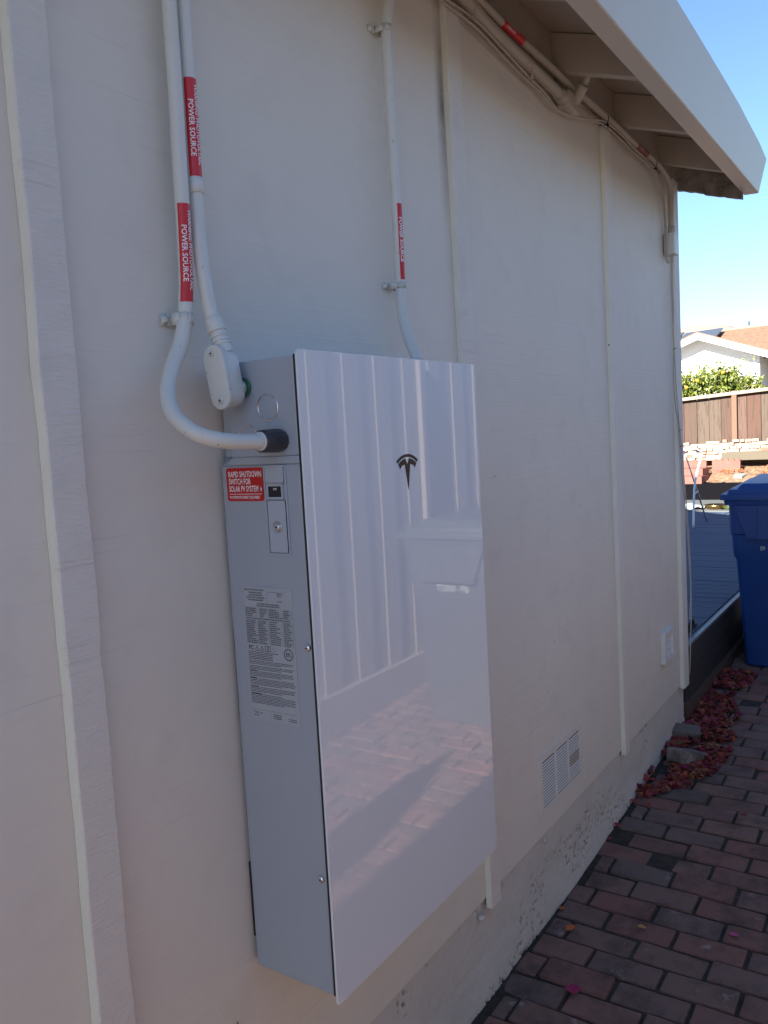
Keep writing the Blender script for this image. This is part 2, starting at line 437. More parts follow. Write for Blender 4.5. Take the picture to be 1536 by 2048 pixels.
# small louvred vent near the corner
M_vw = painted('vent_white_paint', (.74,.72,.69), specks=False)
b = MB(); x0, x1, z0, z1 = 2.70, 2.855, -.142, .005; t = .022
b.box(x0, x1, -t, -.0, z1-.024, z1, .003); b.box(x0, x1, -t, -.0, z0, z0+.022, .003)
b.box(x0, x0+.03, -t+.001, -.0, z0+.02, z1-.02, .003); b.box(x1-.022, x1, -t+.001, -.0, z0+.02, z1-.02, .003)
ov = b.obj('outlet_vent', M_vw, house); b = MB()
for k in range(3):
    z = z0+.024+k*.034
    b.hexa([(x0+.028,-.017,z),(x1-.02,-.017,z),(x1-.02,-.003,z+.002),(x0+.028,-.003,z+.002),(x0+.028,-.014,z+.003),(x1-.02,-.014,z+.003),(x1-.02,-.002,z+.027),(x0+.028,-.002,z+.027)])
b.obj('louvre', M_vw, ov)
b = MB(); b.box(x0+.027, x1-.019, -.0012, -.0004, z0+.021, z1-.023); b.obj('louvre_backing', mat('dark_slot_shade', (.09,.08,.07), .9), ov)  # dark sheet added behind the louvres, shade put in as colour
# anchor stub on the foundation and nail heads
b = MB()
b.cyl((.885,.004,-.372),(.885,-.012,-.372),.010,14,.006,.002); b.obj('anchor_bolt', M_found, house)
b = MB(); b.cyl((1.325,.0,-.352),(1.325,-.010,-.352),.006,10); b.obj('anchor_bolt', M_found, house)
# mildew smudge beside the batten is dirt in the paint: handled in siding material below
vv = coords(M_siding, kind='Position')
sx = N(M_siding, 'ShaderNodeSeparateXYZ'); L(M_siding, vv, sx.inputs[0])
def mth(m, op, a, b_=None, clamp=False):
    n = N(m, 'ShaderNodeMath', operation=op); n.use_clamp = clamp
    for i, v in enumerate((a, b_)):
        if v is None: continue
        if isinstance(v, (int, float)): n.inputs[i].default_value = v
        else: L(m, v, n.inputs[i])
    return n.outputs[0]
def band(m, val, c, w):
    return mth(m, 'SUBTRACT', 1, mth(m, 'MULTIPLY', mth(m, 'ABSOLUTE', mth(m, 'SUBTRACT', val, c)), 1/w), True)
ms = mth(M_siding, 'MULTIPLY', band(M_siding, sx.outputs[0], .885, .035), band(M_siding, sx.outputs[2], 1.78, .30))
ms = mth(M_siding, 'MULTIPLY', ms, ntex(M_siding, 14, vv, 6, .7))
old = BS(M_siding).inputs['Base Color'].links[0].from_socket
setc(M_siding, mix(M_siding, old, (.10,.085,.07), mth(M_siding, 'MULTIPLY', ms, 1.5, True)))

# ------------------------------------------------------------------ home battery
bat = thing('home_battery', 'tall silver grey home battery cabinet with glossy white glass front, mounted on the cream wall', 'battery unit')
W, H, D = .609, 1.099, .200
X0 = .006
# cabinet as a bevelled shell with the stepped upper left side pocket
b = MB()
def rbox(x0, x1, y0, y1, z0, z1, bv, sg=3): b.box(x0, x1, y0, y1, z0, z1, bv, sg)
b2 = bmesh.new()
# main lower body: profile in XY (rounded front-left), extruded in z
def body_profile(inset_back):
    pts = []
    yb, yf = -.006, -D+.011
    r = .014
    # back-left corner, bevelled a little; where inset the side steps in near the wall
    if inset_back: pts += [(X0+.020, yb), (X0+.020, yb-.022), (X0+.0005, yb-.034)]
    else: pts += [(X0+.012, yb), (X0+.0025, yb-.006), (X0+.0003, yb-.016)]
    for k in range(6):
        a = math.pi/2*k/5
        pts.append((X0+r*.35*(1-math.cos(a)), yf+r*.5*(1-math.sin(a))))
    return pts
def bodypart(z0, z1, inset, bz0, bz1):
    P = body_profile(inset); x1 = W-.006
    full = P + [(x1-.003, P[-1][1]), (x1, P[-1][1]+.003), (x1, -.006)]
    b.prism(full, 2, z0, z1)
bodypart(.012, .918, False, 0, 0)
cabinet = b.obj('cabinet', M_steel, bat, sharp=35); bm = MB()
b = bm
bodypart(.932, 1.090, True, 0, 0)
# sloping shoulder joining the two sections, back part slopes in, front flush
def lring(inset, z):
    P = body_profile(inset); x1 = W-.006
    return [bm.b.verts.new((x, y, z)) for x, y in P+[(x1-.003, P[-1][1]), (x1, P[-1][1]+.003), (x1, -.006)]]
A_, B_ = lring(False, .9182), lring(True, .9318)
for k in range(len(A_)): bm.b.faces.new((A_[k], A_[(k+1) % len(A_)], B_[(k+1) % len(A_)], B_[k]))
bm.b.faces.new(A_[::-1]); bm.b.faces.new(B_)
up_case = bm.obj('cabinet_top', M_steel, bat, sharp=35)
m = up_case.modifiers.new('bevel', 'BEVEL'); m.width = .0018; m.segments = 2; m.limit_method = 'ANGLE'; m.angle_limit = math.radians(40)
m = cabinet.modifiers.new('bevel', 'BEVEL'); m.width = .003; m.segments = 3; m.limit_method = 'ANGLE'; m.angle_limit = math.radians(40)
b = MB(); b.box(X0-.0022, W-.006, -D+.0108, -D+.0042, .014, 1.092); b.obj('gasket', M_black, bat)
# glass front with softly rounded corners
def rrect(x0, x1, z0, z1, r, n=6):
    out = []
    for cx, cz, a0 in ((x1-r, z1-r, 0), (x0+r, z1-r, 90), (x0+r, z0+r, 180), (x1-r, z0+r, 270)):
        for k in range(n+1):
            a = math.radians(a0+90*k/n); out.append((cx+r*math.cos(a), cz+r*math.sin(a)))
    return out
b = MB(); b.prism(rrect(0, W, 0, H, .008), 1, -D, -D+.0038)
gl = b.obj('glass_front', M_glass, bat)
m = gl.modifiers.new('bevel', 'BEVEL'); m.width = .0008; m.segments = 3; m.limit_method = 'ANGLE'; m.angle_limit = math.radians(50)
# emblem
b = MB(); cx, cz, e = .311, .912, .0395; Y = -D-.0006
def arc(r, a0, a1, n=14, oz=0): return [(cx+r*math.sin(math.radians(a0+(a1-a0)*k/n)), cz-.058+oz+r*math.cos(math.radians(a0+(a1-a0)*k/n))) for k in range(n+1)]
b.prism(arc(.0645,-36,36)+arc(.0590,36,-36), 1, Y, -D+.0002)
lw = .0565
tip = (cx, cz-.061)
a_in = [(cx-.0055, cz-.0020), (cx, cz-.0135), (cx+.0055, cz-.0020)]
left = [(cx+lw*math.sin(math.radians(a)), cz-.058+lw*math.cos(math.radians(a))) for a in (-6.5,-12,-18,-24,-30,-35)]
ul = [(cx-.0265,cz-.0205),(cx-.0225,cz-.0165),(cx-.016,cz-.0138),(cx-.0095,cz-.0128)]
right = [(2*cx-x, z) for x, z in left[::-1]]; ur = [(2*cx-x, z) for x, z in ul[::-1]]
b.prism([(cx, cz-.0135)]+left+ul+[tip]+ur+right, 1, Y, -D+.0002)
b.obj('emblem', M_emblem, bat)
# red warning plate on the side (YZ plane, outward -X). label coords: x along -Y, y up
SX = X0-.0002
def side(x, y, off=.0): return (SX-off, x_to_y(x), y)
def x_to_y(x): return -x
b = MB(); b.prism([(-q[0], q[1]) for q in rrect(.0255, .1075, .8585, .9145, .005)], 0, SX-.0012, SX+.002)
rp = b.obj('warning_plate', M_reddark, bat); rp['label'] = 'red plate with white rapid shutdown lettering'
fnp = lambda x, y: (SX-.0016, -x, y)
lettering('lettering', [('RAPID SHUTDOWN', .0140, .60, .0305, .8990, 'LEFT', .0002), ('SWITCH FOR', .0140, .60, .0305, .8867, 'LEFT', .0002),
    ('SOLAR PV SYSTEM', .0140, .59, .0305, .8744, 'LEFT', .0002), ('PV SYSTEM DISCONNECT (DC) INSIDE', .0066, .60, .0310, .8625, 'LEFT', .00012)], fnp, M_wtext, rp)
b = MB(); b.poly([(SX-.0016,-.0310,.8706),(SX-.0016,-.1035,.8706),(SX-.0016,-.1035,.8698),(SX-.0016,-.0310,.8698)])
b.poly([(SX-.0016,-.1020,.8735),(SX-.0016,-.1048,.8782),(SX-.0016,-.1020,.8828)]); b.obj('rule_and_arrow', M_wtext, rp)
# recessed breaker bay with raised rim
M_steel2 = mat('case_paint_light', (.40,.44,.50), .34)
def frame_yz(y0, y1, z0, z1, wd, xo, xi, r=.006):
    o_, i_ = [(-q[0], q[1]) for q in rrect(-y0, -y1, z0, z1, r)], [(-q[0], q[1]) for q in rrect(-y0+wd, -y1-wd, z0+wd, z1-wd, max(r-wd, .001))]
    n = len(o_)
    A = [[b.b.verts.new((xx, p[0], p[1])) for p in pl] for xx, pl in ((xi, o_), (xo, [((p[0]*.85+q[0]*.15), (p[1]*.85+q[1]*.15)) for p, q in zip(o_, i_)]), (xo, i_), (xi, i_))]
    for a_, c_ in zip(A, A[1:]):
        for k in range(n): b.b.faces.new((a_[k], a_[(k+1) % n], c_[(k+1) % n], c_[k])).smooth = False
b = MB(); frame_yz(-.1105, -.1590, .7685, .9175, .0028, SX-.0026, SX+.001); rim = b.obj('breaker_bay', M_steel2, bat)
b = MB(); b.prism([(-q[0], q[1]) for q in rrect(.1140, .1530, .8885, .9145, .002)], 0, SX-.0022, SX+.001); b.obj('flap', M_steel2, rim)
b = MB(); b.box(SX-.0032, SX+.0005, -.153, -.114, .8865, .8890, .0005); b.obj('flap_lip', M_zinc, rim)
b = MB(); frame_yz(-.1145, -.1515, .8605, .8868, .0042, SX-.0030, SX+.001, .002); b.obj('switch_frame', M_steel2, rim)
b = MB(); b.box(SX-.0012, SX+.0005, -.1470, -.1190, .8648, .8826); sw = b.obj('switch', M_black, rim)
lettering('lettering', [('OFF', .0050, .9, .1330, .8760, 'CENTER', .0001), ], lambda x, y: (SX-.0016, -x, y), M_wtext, sw)
b = MB(); b.prism([(-q[0], q[1]) for q in rrect(.1145, .1525, .7725, .8590, .003)], 0, SX-.0012, SX+.001); dr = b.obj('access_door', M_steel2, rim)
b = MB(); frame_yz(-.1138, -.1532, .7718, .8597, .0008, SX-.0011, SX+.0005, .003); b.obj('door_gap', M_black, rim)
b = MB(); b.tube([(SX-.0013,-.1335,.815),(SX-.0020,-.1335,.815)], .0095, 28, True, [.0100,.0090]); b.obj('lock_surround', M_zinc, rim)
b = MB(); b.tube([(SX-.0021,-.1335,.815),(SX-.0050,-.1335,.815),(SX-.0056,-.1335,.815)], .006, 20, True, [.0062,.0055,.0045]); b.obj('lock_screw', M_bright, rim)
b = MB(); b.tube([(SX-.0057,-.1335,.815),(SX-.0060,-.1335,.815)], .0022, 6); b.obj('screw_socket', M_black, rim)
# small front-edge screws
for z, y in ((.616, -.180), (.218, -.177)):
    b = MB(); b.tube([(SX,y,z),(SX-.0025,y,z),(SX-.0042,y,z),(SX-.0046,y,z)], .006, 20, True, [.0065,.0062,.0045,.002]); s_ = b.obj('screw', M_bright, bat)
    b = MB(); b.tube([(SX-.0047,y,z),(SX-.0049,y,z)], .0018, 6); b.obj('screw_socket', M_black, s_)
# knock-outs: shallow bright rings in the side
def torus(c, R_, r, n=36, mseg=8, axis='x'):
    vs = [[b.b.verts.new((c[0]-r*math.sin(2*math.pi*j/mseg)*.35, c[1]+(R_+r*math.cos(2*math.pi*j/mseg))*math.cos(2*math.pi*i/n), c[2]+(R_+r*math.cos(2*math.pi*j/mseg))*math.sin(2*math.pi*i/n))) for j in range(mseg)] for i in range(n)]
    for i in range(n):
        for j in range(mseg): b.b.faces.new((vs[i][j], vs[(i+1) % n][j], vs[(i+1) % n][(j+1) % mseg], vs[i][(j+1) % mseg])).smooth = True
b = MB(); torus((SX,-.1275,1.0115), .0212, .0018); b.obj('knockout_ring', M_bright, bat)
b = MB(); torus((SX,-.0800,.9660), .0195, .0014); b.obj('knockout_ring', M_bright, bat)
# hub for the flexible conduit
b = MB(); hy, hz = -.1510, .957; n = 24
ringp = lambda x, r: [b.b.verts.new((x, hy+(r*(1+.035*(k % 2)))*math.cos(2*math.pi*k/n), hz+(r*(1+.035*(k % 2)))*math.sin(2*math.pi*k/n))) for k in range(n)]
rr = [(-.044,.0145),(-.0435,.0163),(-.040,.0178),(-.012,.0190),(-.004,.0186),(.0062,.0172)]
prev = None
for x, r in rr:
    ring = ringp(x, r)
    if prev:
        for k in range(n): b.b.faces.new((prev[k], prev[(k+1) % n], ring[(k+1) % n], ring[k])).smooth = False
    else: b.b.faces.new(ring)
    prev = ring
b.obj('cable_gland', M_hub, bat)
b = MB()
b.tube([(-.0425,hy,hz),(-.0450,hy,hz),(-.0455,hy,hz)], .014, 24, True, [.0155,.0150,.0130]); b.obj('gland_paint_ring', mat('flaked_paint', (.55,.56,.55), .8), bat)
# nipple with green gasket for the rigid body
b = MB(); b.cyl((-.014,-.0800,1.047),(.006,-.0800,1.047),.0132,24); b.obj('nipple', M_zinc, bat)
b = MB(); b.cyl((.0015,-.0800,1.047),(.0040,-.0800,1.047),.0162,28); b.obj('gasket_ring', M_green, bat)
b = MB(); b.box(.0145, .05, -.0070, -.0015, .06, .20); b.obj('wall_bracket', M_black, bat); b = MB(); b.box(.0190, .05, -.0070, -.0015, .47, .63); b.obj('wall_bracket', M_black, bat)
# rating label: transparent film with black print
M_film = mat('label_film', (.385,.41,.45), .42)
b = MB(); b.box(SX-.0006, SX+.0002, -.1535, -.0455, .478, .712); lab = b.obj('rating_label', M_film, bat)
LX, LW = .0475, .104
items = []; bars = []
def T(s, size, x, z, al='LEFT', sx=.8, off=.00008): items.append((s, size, sx, LX+x, z, al, off))
def greek(x0, x1, z, h=.0011, seed=0):
    rnd = random.Random(seed*97+int(z*1e5)); x = x0
    while x < x1-.001:
        wl = rnd.uniform(.0012,.0050); e_ = min(x+wl, x1)
        bars.append((LX+x, LX+e_, z, z+h)); x = e_+rnd.uniform(.0006,.0010)
T('MAX DC VOLTAGE OF PV SYSTEM', .0033, .001, .7055, sx=.85); bars.append((LX+.052, LX+.088, .7040, .7045)); T('V', .0033, .091, .7055)
for i, s in enumerate(('POWERWALL ENERGY', 'STORAGE SYSTEM AND', 'SUPPORT UTILITY INTERACTIVE', 'AUTONOMOUS INVERTER')): T(s, .0036, .025, .7005-.0042*i, 'CENTER', .8)
bars.append((LX+.0505, LX+.0508, .684, .7035))
T('MODEL 170', .0030, .073, .7005); T('TYPE: 3R', .0030, .073, .6968); T('ID: TG120', .0030, .073, .6880)
T('BATTERY ENERGY STORAGE SYSTEM MODE &', .0030, .052, .6818, 'CENTER'); T('PHOTOVOLTAIC SYSTEM EQUIPMENT SUPPORT', .0030, .052, .6782, 'CENTER')
def table(z1, z0, xs_, rows, seed):
    for x in xs_: bars.append((LX+x-.00015, LX+x+.00015, z0, z1))
    for k in range(rows+1):
        z = z0+(z1-z0)*k/rows; bars.append((LX+xs_[0], LX+xs_[-1], z-.00012, z+.00012))
        if k < rows:
            rnd = random.Random(seed*31+k)
            for a, c_ in zip(xs_, xs_[1:]): greek(a+.0008, a+.0008+(c_-a-.0016)*rnd.uniform(.45,1), z+(z1-z0)/rows*.3, .0012, seed+k)
table(.6755, .6595, (0,.033,.051), 5, 1); table(.6755, .6595, (.053,.085,.103), 5, 2)
greek(0,.100,.6562,.0014,3)
table(.6545, .6130, (0,.027,.051), 13, 4); table(.6545, .6130, (.053,.084,.103), 12, 5)
T('FC', .0105, .002, .6020, sx=.9, off=.0003)
T('ETL', .0085, .0905, .5965, 'CENTER', .8, .0003)
z = .5975
for i in range(5): greek(.0,.055 if i else .068, z-.0030*i, .0012, 20+i)
z = .5820
def para(head, n, z, hs=.0042):
    if head: T(head, hs, 0, z, sx=.9, off=.00018); 
    for k in range(n):
        greek(.020 if (k == 0 and head) else 0, .102-(.03 if k == n-1 else random.uniform(0,.006)), z-.0026*k, .0010, int(z*1000)+k)
    return z-.0026*n-.0016
z = para('', 3, z); z = para('', 3, z); z = para('CAUTION:', 4, z); z = para('WARNING:', 5, z-.0005, .0036); z = para('ATTENTION:', 4, z-.0005, .0036); z = para('AVERTISSEMENT:', 1, z-.0005, .0036)
lab_b = para('', 6, z+.0016)
bars.append((LX, LX+.103, .4960, .4963))
T('T  E  S  L  A', .0042, .003, .4895, sx=.95, off=.0002); T('TESLA.COM', .0026, .003, .4850)
bars.append((LX+.042, LX+.0422, .482, .493))
for i in range(3): greek(.048,.066,.4905-.0032*i,.0013,60+i); 
for i in range(2): greek(.082,.100,.4870-.0034*i,.0013,70+i)
lettering('lettering', items, lambda x, y: (SX-.0009, -x, y), M_ink, lab)
b = MB()
for x0_, x1_, z0_, z1_ in bars: b.poly([(SX-.0009,-x0_,z0_),(SX-.0009,-x1_,z0_),(SX-.0009,-x1_,z1_),(SX-.0009,-x0_,z1_)])
def ringp2(cx_, cz_, r0_, r1_, n=28):
    for k in range(n):
        a, c_ = 2*math.pi*k/n, 2*math.pi*(k+1)/n
        b.poly([(SX-.0009,-(cx_+r*math.cos(t)),cz_+r*math.sin(t)) for r, t in ((r0_,a),(r1_,a),(r1_,c_),(r0_,c_))])
ringp2(LX+.0905,.5995,.0092,.0103); ringp2(LX+.0905,.5995,.0078,.0083)
def tri(cx_, cz_, s_):
    P = [(cx_-s_, cz_-s_*.8), (cx_+s_, cz_-s_*.8), (cx_, cz_+s_)]
    Q = [(cx_+(p[0]-cx_)*.78, cz_+(p[1]-cz_)*.78-.0001) for p in P]
    for k in range(3): b.poly([(SX-.0009,-p[0],p[1]) for p in (P[k], P[(k+1) % 3], Q[(k+1) % 3], Q[k])])
    b.poly([(SX-.0009,-cx_+.0004,cz_-s_*.4),(SX-.0009,-cx_-.0004,cz_-s_*.4),(SX-.0009,-cx_-.0004,cz_+s_*.4),(SX-.0009,-cx_+.0004,cz_+s_*.4)])
tri(LX+.0205,.6050,.0052); tri(LX+.0320,.6050,.0052)
for sgn in (0, 1):                                               # open book pictogram
    xa = LX+.039+.0068*sgn
    for q in ((xa, xa+.0062, .6095, .6103), (xa, xa+.0062, .6010, .6020), (xa, xa+.0010, .6010, .6103), (xa+.0054, xa+.0062, .6010, .6103)):
        b.poly([(SX-.0009,-q[0],q[2]),(SX-.0009,-q[1],q[2]),(SX-.0009,-q[1],q[3]),(SX-.0009,-q[0],q[3])])
ringp2(LX+.0590,.6050,.0036,.0039)
greek(.066,.077,.6045,.0018,80); greek(.082,.098,.5870,.0016,81); greek(.083,.097,.5840,.0020,82)
b.obj('fine_print', M_ink, lab)

# ------------------------------------------------------------------ conduits
R1 = .0117
def pipe_label(parent, ax, z1, z0, th0, th1, lines, mt_, r=R1, dx=0, label=None, size=.0085):
    """vertical pipe: ax=(x,y) at z -> function; sticker between angles (deg, 0 faces -Y, + towards +X)"""
    b = MB(); n = 14; mm = 8; rr_ = r+.0005; V = {}
    for j in range(mm+1):
        z = z1+(z0-z1)*j/mm; cx_, cy_ = ax(z)
        for i in range(n+1):
            t = math.radians(th0+(th1-th0)*i/n); V[i, j] = b.b.verts.new((cx_+rr_*math.sin(t), cy_-rr_*math.cos(t), z))
    for j in range(mm):
        for i in range(n): b.b.faces.new((V[i, j], V[i+1, j], V[i+1, j+1], V[i, j+1])).smooth = True
    s_ = b.obj('warning_sticker', mt_, parent)
    if label: s_['label'] = label
    def fn(x, y):       # x: distance down the pipe from z1; y: arc length from th=0 (text up = +theta)
        z = z1-x; cx_, cy_ = ax(z); t = y/rr_; q = rr_+.0006
        return (cx_+q*math.sin(t), cy_-q*math.cos(t), z)
    lettering('lettering', lines, fn, M_wtext, s_, sub=.003)
    return s_
# conduit 1: flexible end
cA = thing('electrical_conduit', 'pale painted conduit curving out and round into the black gland on the battery side', 'conduit', 'electrical conduits on the wall')
p1 = [(-.046,-.0295,2.02),(-.0475,-.0295,1.80),(-.050,-.030,1.656),(-.051,-.030,1.504),(-.053,-.030,1.427),(-.0555,-.030,1.309),(-.0595,-.030,1.222),(-.0675,-.0305,1.158)]
p1b = [(-.0675,-.0305,1.158),(-.085,-.033,1.117),(-.115,-.042,1.076),(-.138,-.055,1.039),(-.152,-.080,1.004),(-.146,-.115,.975),(-.118,-.138,.962),(-.075,-.146,.958),(-.043,-.1505,.957)]
b = MB(); b.tube(smooth_path(p1, 4), R1, 24); b.obj('rigid_tube', M_pipe, cA)
b = MB(); b.tube(smooth_path(p1b, 9), R1*1.02, 24, wob=.035); fl = b.obj('flexible_tube', M_pipe, cA)
def axA(z):
    P = p1
    for a, c_ in zip(P, P[1:]):
        if a[2] >= z >= c_[2]:
            t = (z-a[2])/(c_[2]-a[2]); return a[0]+(c_[0]-a[0])*t, a[1]+(c_[1]-a[1])*t
    return P[-1][0], P[-1][1]
pipe_label(cA, axA, 1.341, 1.186, -84, 60, [('POWER SOURCE', .0116, 1.02, .034, -.0122, 'LEFT', .0002), ('WARNING: PHOTOVOLTAIC', .0096, 1.02, .010, -.0014, 'LEFT', .0002)], M_red)
def strap(parent, x, y, z, side_, r=R1, hh=.022, tab=.030):
    b = MB(); n = 18; prev = None; rr_ = r+.0008
    pts = []
    ys = y+ .0
    s = side_
    wall = -.0016
    for k in range(n+1):
        a = math.pi*k/n
        pts.append((x+s*rr_*math.cos(a), y-rr_*math.sin(a)*1.0))
    prof = [(x+s*(rr_+tab), wall), (x+s*(rr_+.003), wall-.0005), (x+s*rr_, wall-.006)] + pts + [(x-s*rr_, wall)]
    for i in range(len(prof)-1):
        (xa, ya), (xb, yb) = prof[i], prof[i+1]
        b.poly([(xa,ya,z-hh/2),(xb,yb,z-hh/2),(xb,yb,z+hh/2),(xa,ya,z+hh/2)], True)
    o = b.obj('strap', M_pipe, parent)
    m_ = o.modifiers.new('solid', 'SOLIDIFY'); m_.thickness = .0010; m_.offset = 1
    b = MB(); sx_ = x+s*(rr_+tab*.60)
    b.tube([(sx_,-.002,z),(sx_,-.0075,z),(sx_,-.0085,z)], .006, 14, True, [.0068,.0060,.003]); sc_ = b.obj('screw', M_pipe, o)
    return o
strap(cA, -.0665, -.0300, 1.160, -1, hh=.019, tab=.015)
# conduit 2: into the conduit body
cB = thing('electrical_conduit', 'pale painted conduit leading down into the oval covered box above the black gland', 'conduit', 'electrical conduits on the wall')
p2 = [(-.018,-.0295,2.02),(-.0185,-.0295,1.80),(-.019,-.030,1.667),(-.0205,-.030,1.544),(-.0225,-.030,1.388),(-.0240,-.031,1.350),(-.0280,-.035,1.305),(-.0330,-.043,1.245),(-.0340,-.051,1.188),(-.0315,-.058,1.150)]
b = MB(); b.tube(smooth_path(p2, 5), R1, 24); b.obj('rigid_tube', M_pipe, cB)
def axB(z):
    P = p2
    for a, c_ in zip(P, P[1:]):
        if a[2] >= z >= c_[2]:
            t = (z-a[2])/(c_[2]-a[2]); return a[0]+(c_[0]-a[0])*t, a[1]+(c_[1]-a[1])*t
    return P[-1][0], P[-1][1]
pipe_label(cB, axB, 1.544, 1.389, -84, 60, [('POWER SOURCE', .0116, 1.02, .034, -.0122, 'LEFT', .0002), ('WARNING: PHOTOVOLTAIC', .0096, 1.02, .010, -.0014, 'LEFT', .0002)], M_red)
b = MB(); b.tube([(-.0224,-.030,1.390),(-.0224,-.030,1.3885),(-.0232,-.0305,1.365),(-.0232,-.0306,1.3635)], .013, 24, True, [.0120,.0138,.0138,.0120]); b.obj('coupling', M_pipe, cB)
d = Vector((.0035,-.010,-.034)).normalized(); q0 = Vector((-.0325,-.0560,1.162))
b = MB(); ks = [(0,.0125),(.003,.0150),(.010,.0152),(.016,.0146),(.020,.0158),(.024,.0156),(.026,.0128),(.030,.0126),(.0305,.0138),(.034,.0138),(.0345,.0126),(.038,.0128),(.0385,.0142),(.042,.0140),(.0425,.0126),(.044,.0126),(.0442,.0152),(.048,.0152),(.0484,.0135),(.062,.0135)]
b.tube([q0+d*t for t, r in ks], .01, 28, True, [r for t, r in ks]); b.obj('connector', M_pipe, cB, sharp=40)
# conduit body: stadium in the YZ plane (leaning), extruded along X; cover faces -X
ctr = Vector((-.022,-.0745,1.0635)); ax1 = Vector((0,-.17,-.985)).normalized(); ax2 = Vector((0,-.985,.17)).normalized()
def stadium(hl, r, n=10):
    out = []
    for k in range(n+1): a = math.pi*k/n; out.append(( r*math.cos(a), hl+r*math.sin(a)))
    for k in range(n+1): a = math.pi*k/n; out.append((-r*math.cos(a), -hl-r*math.sin(a)))
    return out
def stad(x_list, name, mt_, par):
    b = MB(); prev = None
    for x, hl, r in x_list:
        ring = [b.b.verts.new(Vector((x,ctr.y,ctr.z))+ax2*p+ax1*q) for p, q in stadium(hl, r)]
        if prev:
            for k in range(len(ring)): b.b.faces.new((prev[k], prev[(k+1) % len(ring)], ring[(k+1) % len(ring)], ring[k])).smooth = True
        else: b.b.faces.new(ring)
        prev = ring
    b.b.faces.new(prev); return b.obj(name, mt_, par, sharp=40)
bd = stad([(-.046,.030,.0185),(-.044,.030,.0195),(-.018,.029,.0190),(-.011,.028,.0165),(-.0085,.027,.012)], 'conduit_body', M_pipe, cB)
cv = stad([(-.0515,.030,.0200),(-.0510,.031,.0212),(-.0475,.0315,.0218),(-.0462,.0315,.0215)], 'cover', M_pipe, bd)
for s in (-1, 1):
    c_ = Vector((-.0516,ctr.y,ctr.z))+ax1*(.0385*s)
    b = MB(); b.tube([c_, c_+Vector((-.002,0,0)), c_+Vector((-.0028,0,0))], .004, 14, True, [.0048,.0044,.002]); s_ = b.obj('screw', M_pipe, cv)
    b = MB(); b.box(c_.x-.0032, c_.x-.0027, c_.y-.0032, c_.y+.0032, c_.z-.0006, c_.z+.0006); b.box(c_.x-.0033, c_.x-.0028, c_.y-.0006, c_.y+.0006, c_.z-.0028, c_.z+.0028); b.obj('screw_slot', M_ink, s_)
# conduit 3
cC = thing('electrical_conduit', 'single pale conduit with two straps running down the wall into the battery top', 'conduit', 'electrical conduits on the wall')
p3 = [(.640,-.075,2.10),(.625,-.045,1.99),(.607,-.031,1.907),(.590,-.030,1.822),(.591,-.030,1.638),(.5945,-.030,1.465),(.593,-.030,1.297),(.591,-.031,1.258),(.586,-.038,1.212),(.573,-.057,1.165),(.560,-.080,1.125),(.558,-.088,1.085)]
b = MB(); b.tube(smooth_path(p3, 5), R1, 24); b.obj('rigid_tube', M_pipe, cC)
def axC(z):
    P = p3
    for a, c_ in zip(P, P[1:]):
        if a[2] >= z >= c_[2]:
            t = (z-a[2])/(c_[2]-a[2]); return a[0]+(c_[0]-a[0])*t, a[1]+(c_[1]-a[1])*t
    return P[-1][0], P[-1][1]
pipe_label(cC, axC, 1.468, 1.302, -50, 95, [('POWER SOURCE', .0120, 1.08, .030, -.0078, 'LEFT', .0003), ('WARNING: PHOTOVOLTAIC', .0090, 1.05, .010, .0035, 'LEFT', .0002)], M_red)
strap(cC, .593, -.030, 1.290, -1, hh=.014, tab=.017); strap(cC, .590, -.030, 1.842, -1, hh=.014, tab=.018)
b = MB(); b.tube([(.559,-.083,1.118),(.5585,-.086,1.108),(.5583,-.087,1.1065),(.558,-.088,1.095)], .014, 24, True, [.0135,.0155,.0170,.0170]); b.obj('connector', M_pipe, cC)
# eave conduit, larger, with end fitting and tee
cD = thing('eave_conduit', 'thick tan painted conduit under the eave ending in a square fitting with an upward branch', 'conduit', 'conduits under the eave')
pD = [(-.9,-.034,2.055),(.2,-.034,2.055),(.850,-.034,2.052),(.979,-.034,2.049),(1.056,-.033,2.039),(1.151,-.032,2.031),(1.366,-.032,2.020),(1.554,-.032,2.011),(1.640,-.032,2.001)]
b = MB(); b.tube(smooth_path(pD, 6), .0165, 22); b.obj('rigid_tube', M_pipew, cD)
b = MB(); b.tube([(1.60,-.032,2.005),(1.601,-.032,2.005),(1.640,-.032,2.001),(1.641,-.032,2.001)], .02, 22, True, [.0175,.0205,.0205,.0185])
b.hexa([(1.640,-.010,1.976),(1.722,-.010,1.966),(1.722,-.056,1.966),(1.640,-.056,1.976),(1.640,-.010,2.028),(1.722,-.010,2.020),(1.722,-.056,2.020),(1.640,-.056,2.028)], .008, 3)
b.obj('end_fitting', M_pipew, cD, sharp=40)
b = MB(); b.tube(smooth_path([(1.703,-.048,2.004),(1.695,-.066,2.026),(1.688,-.086,2.046)], 3), .0175, 20); b.obj('branch_fitting', M_pipew, cD)
b = MB(); b.tube([(1.688,-.086,2.046),(1.682,-.105,2.075),(1.675,-.12,2.19)], .012, 18); b.obj('branch_tube', M_pipew, cD)
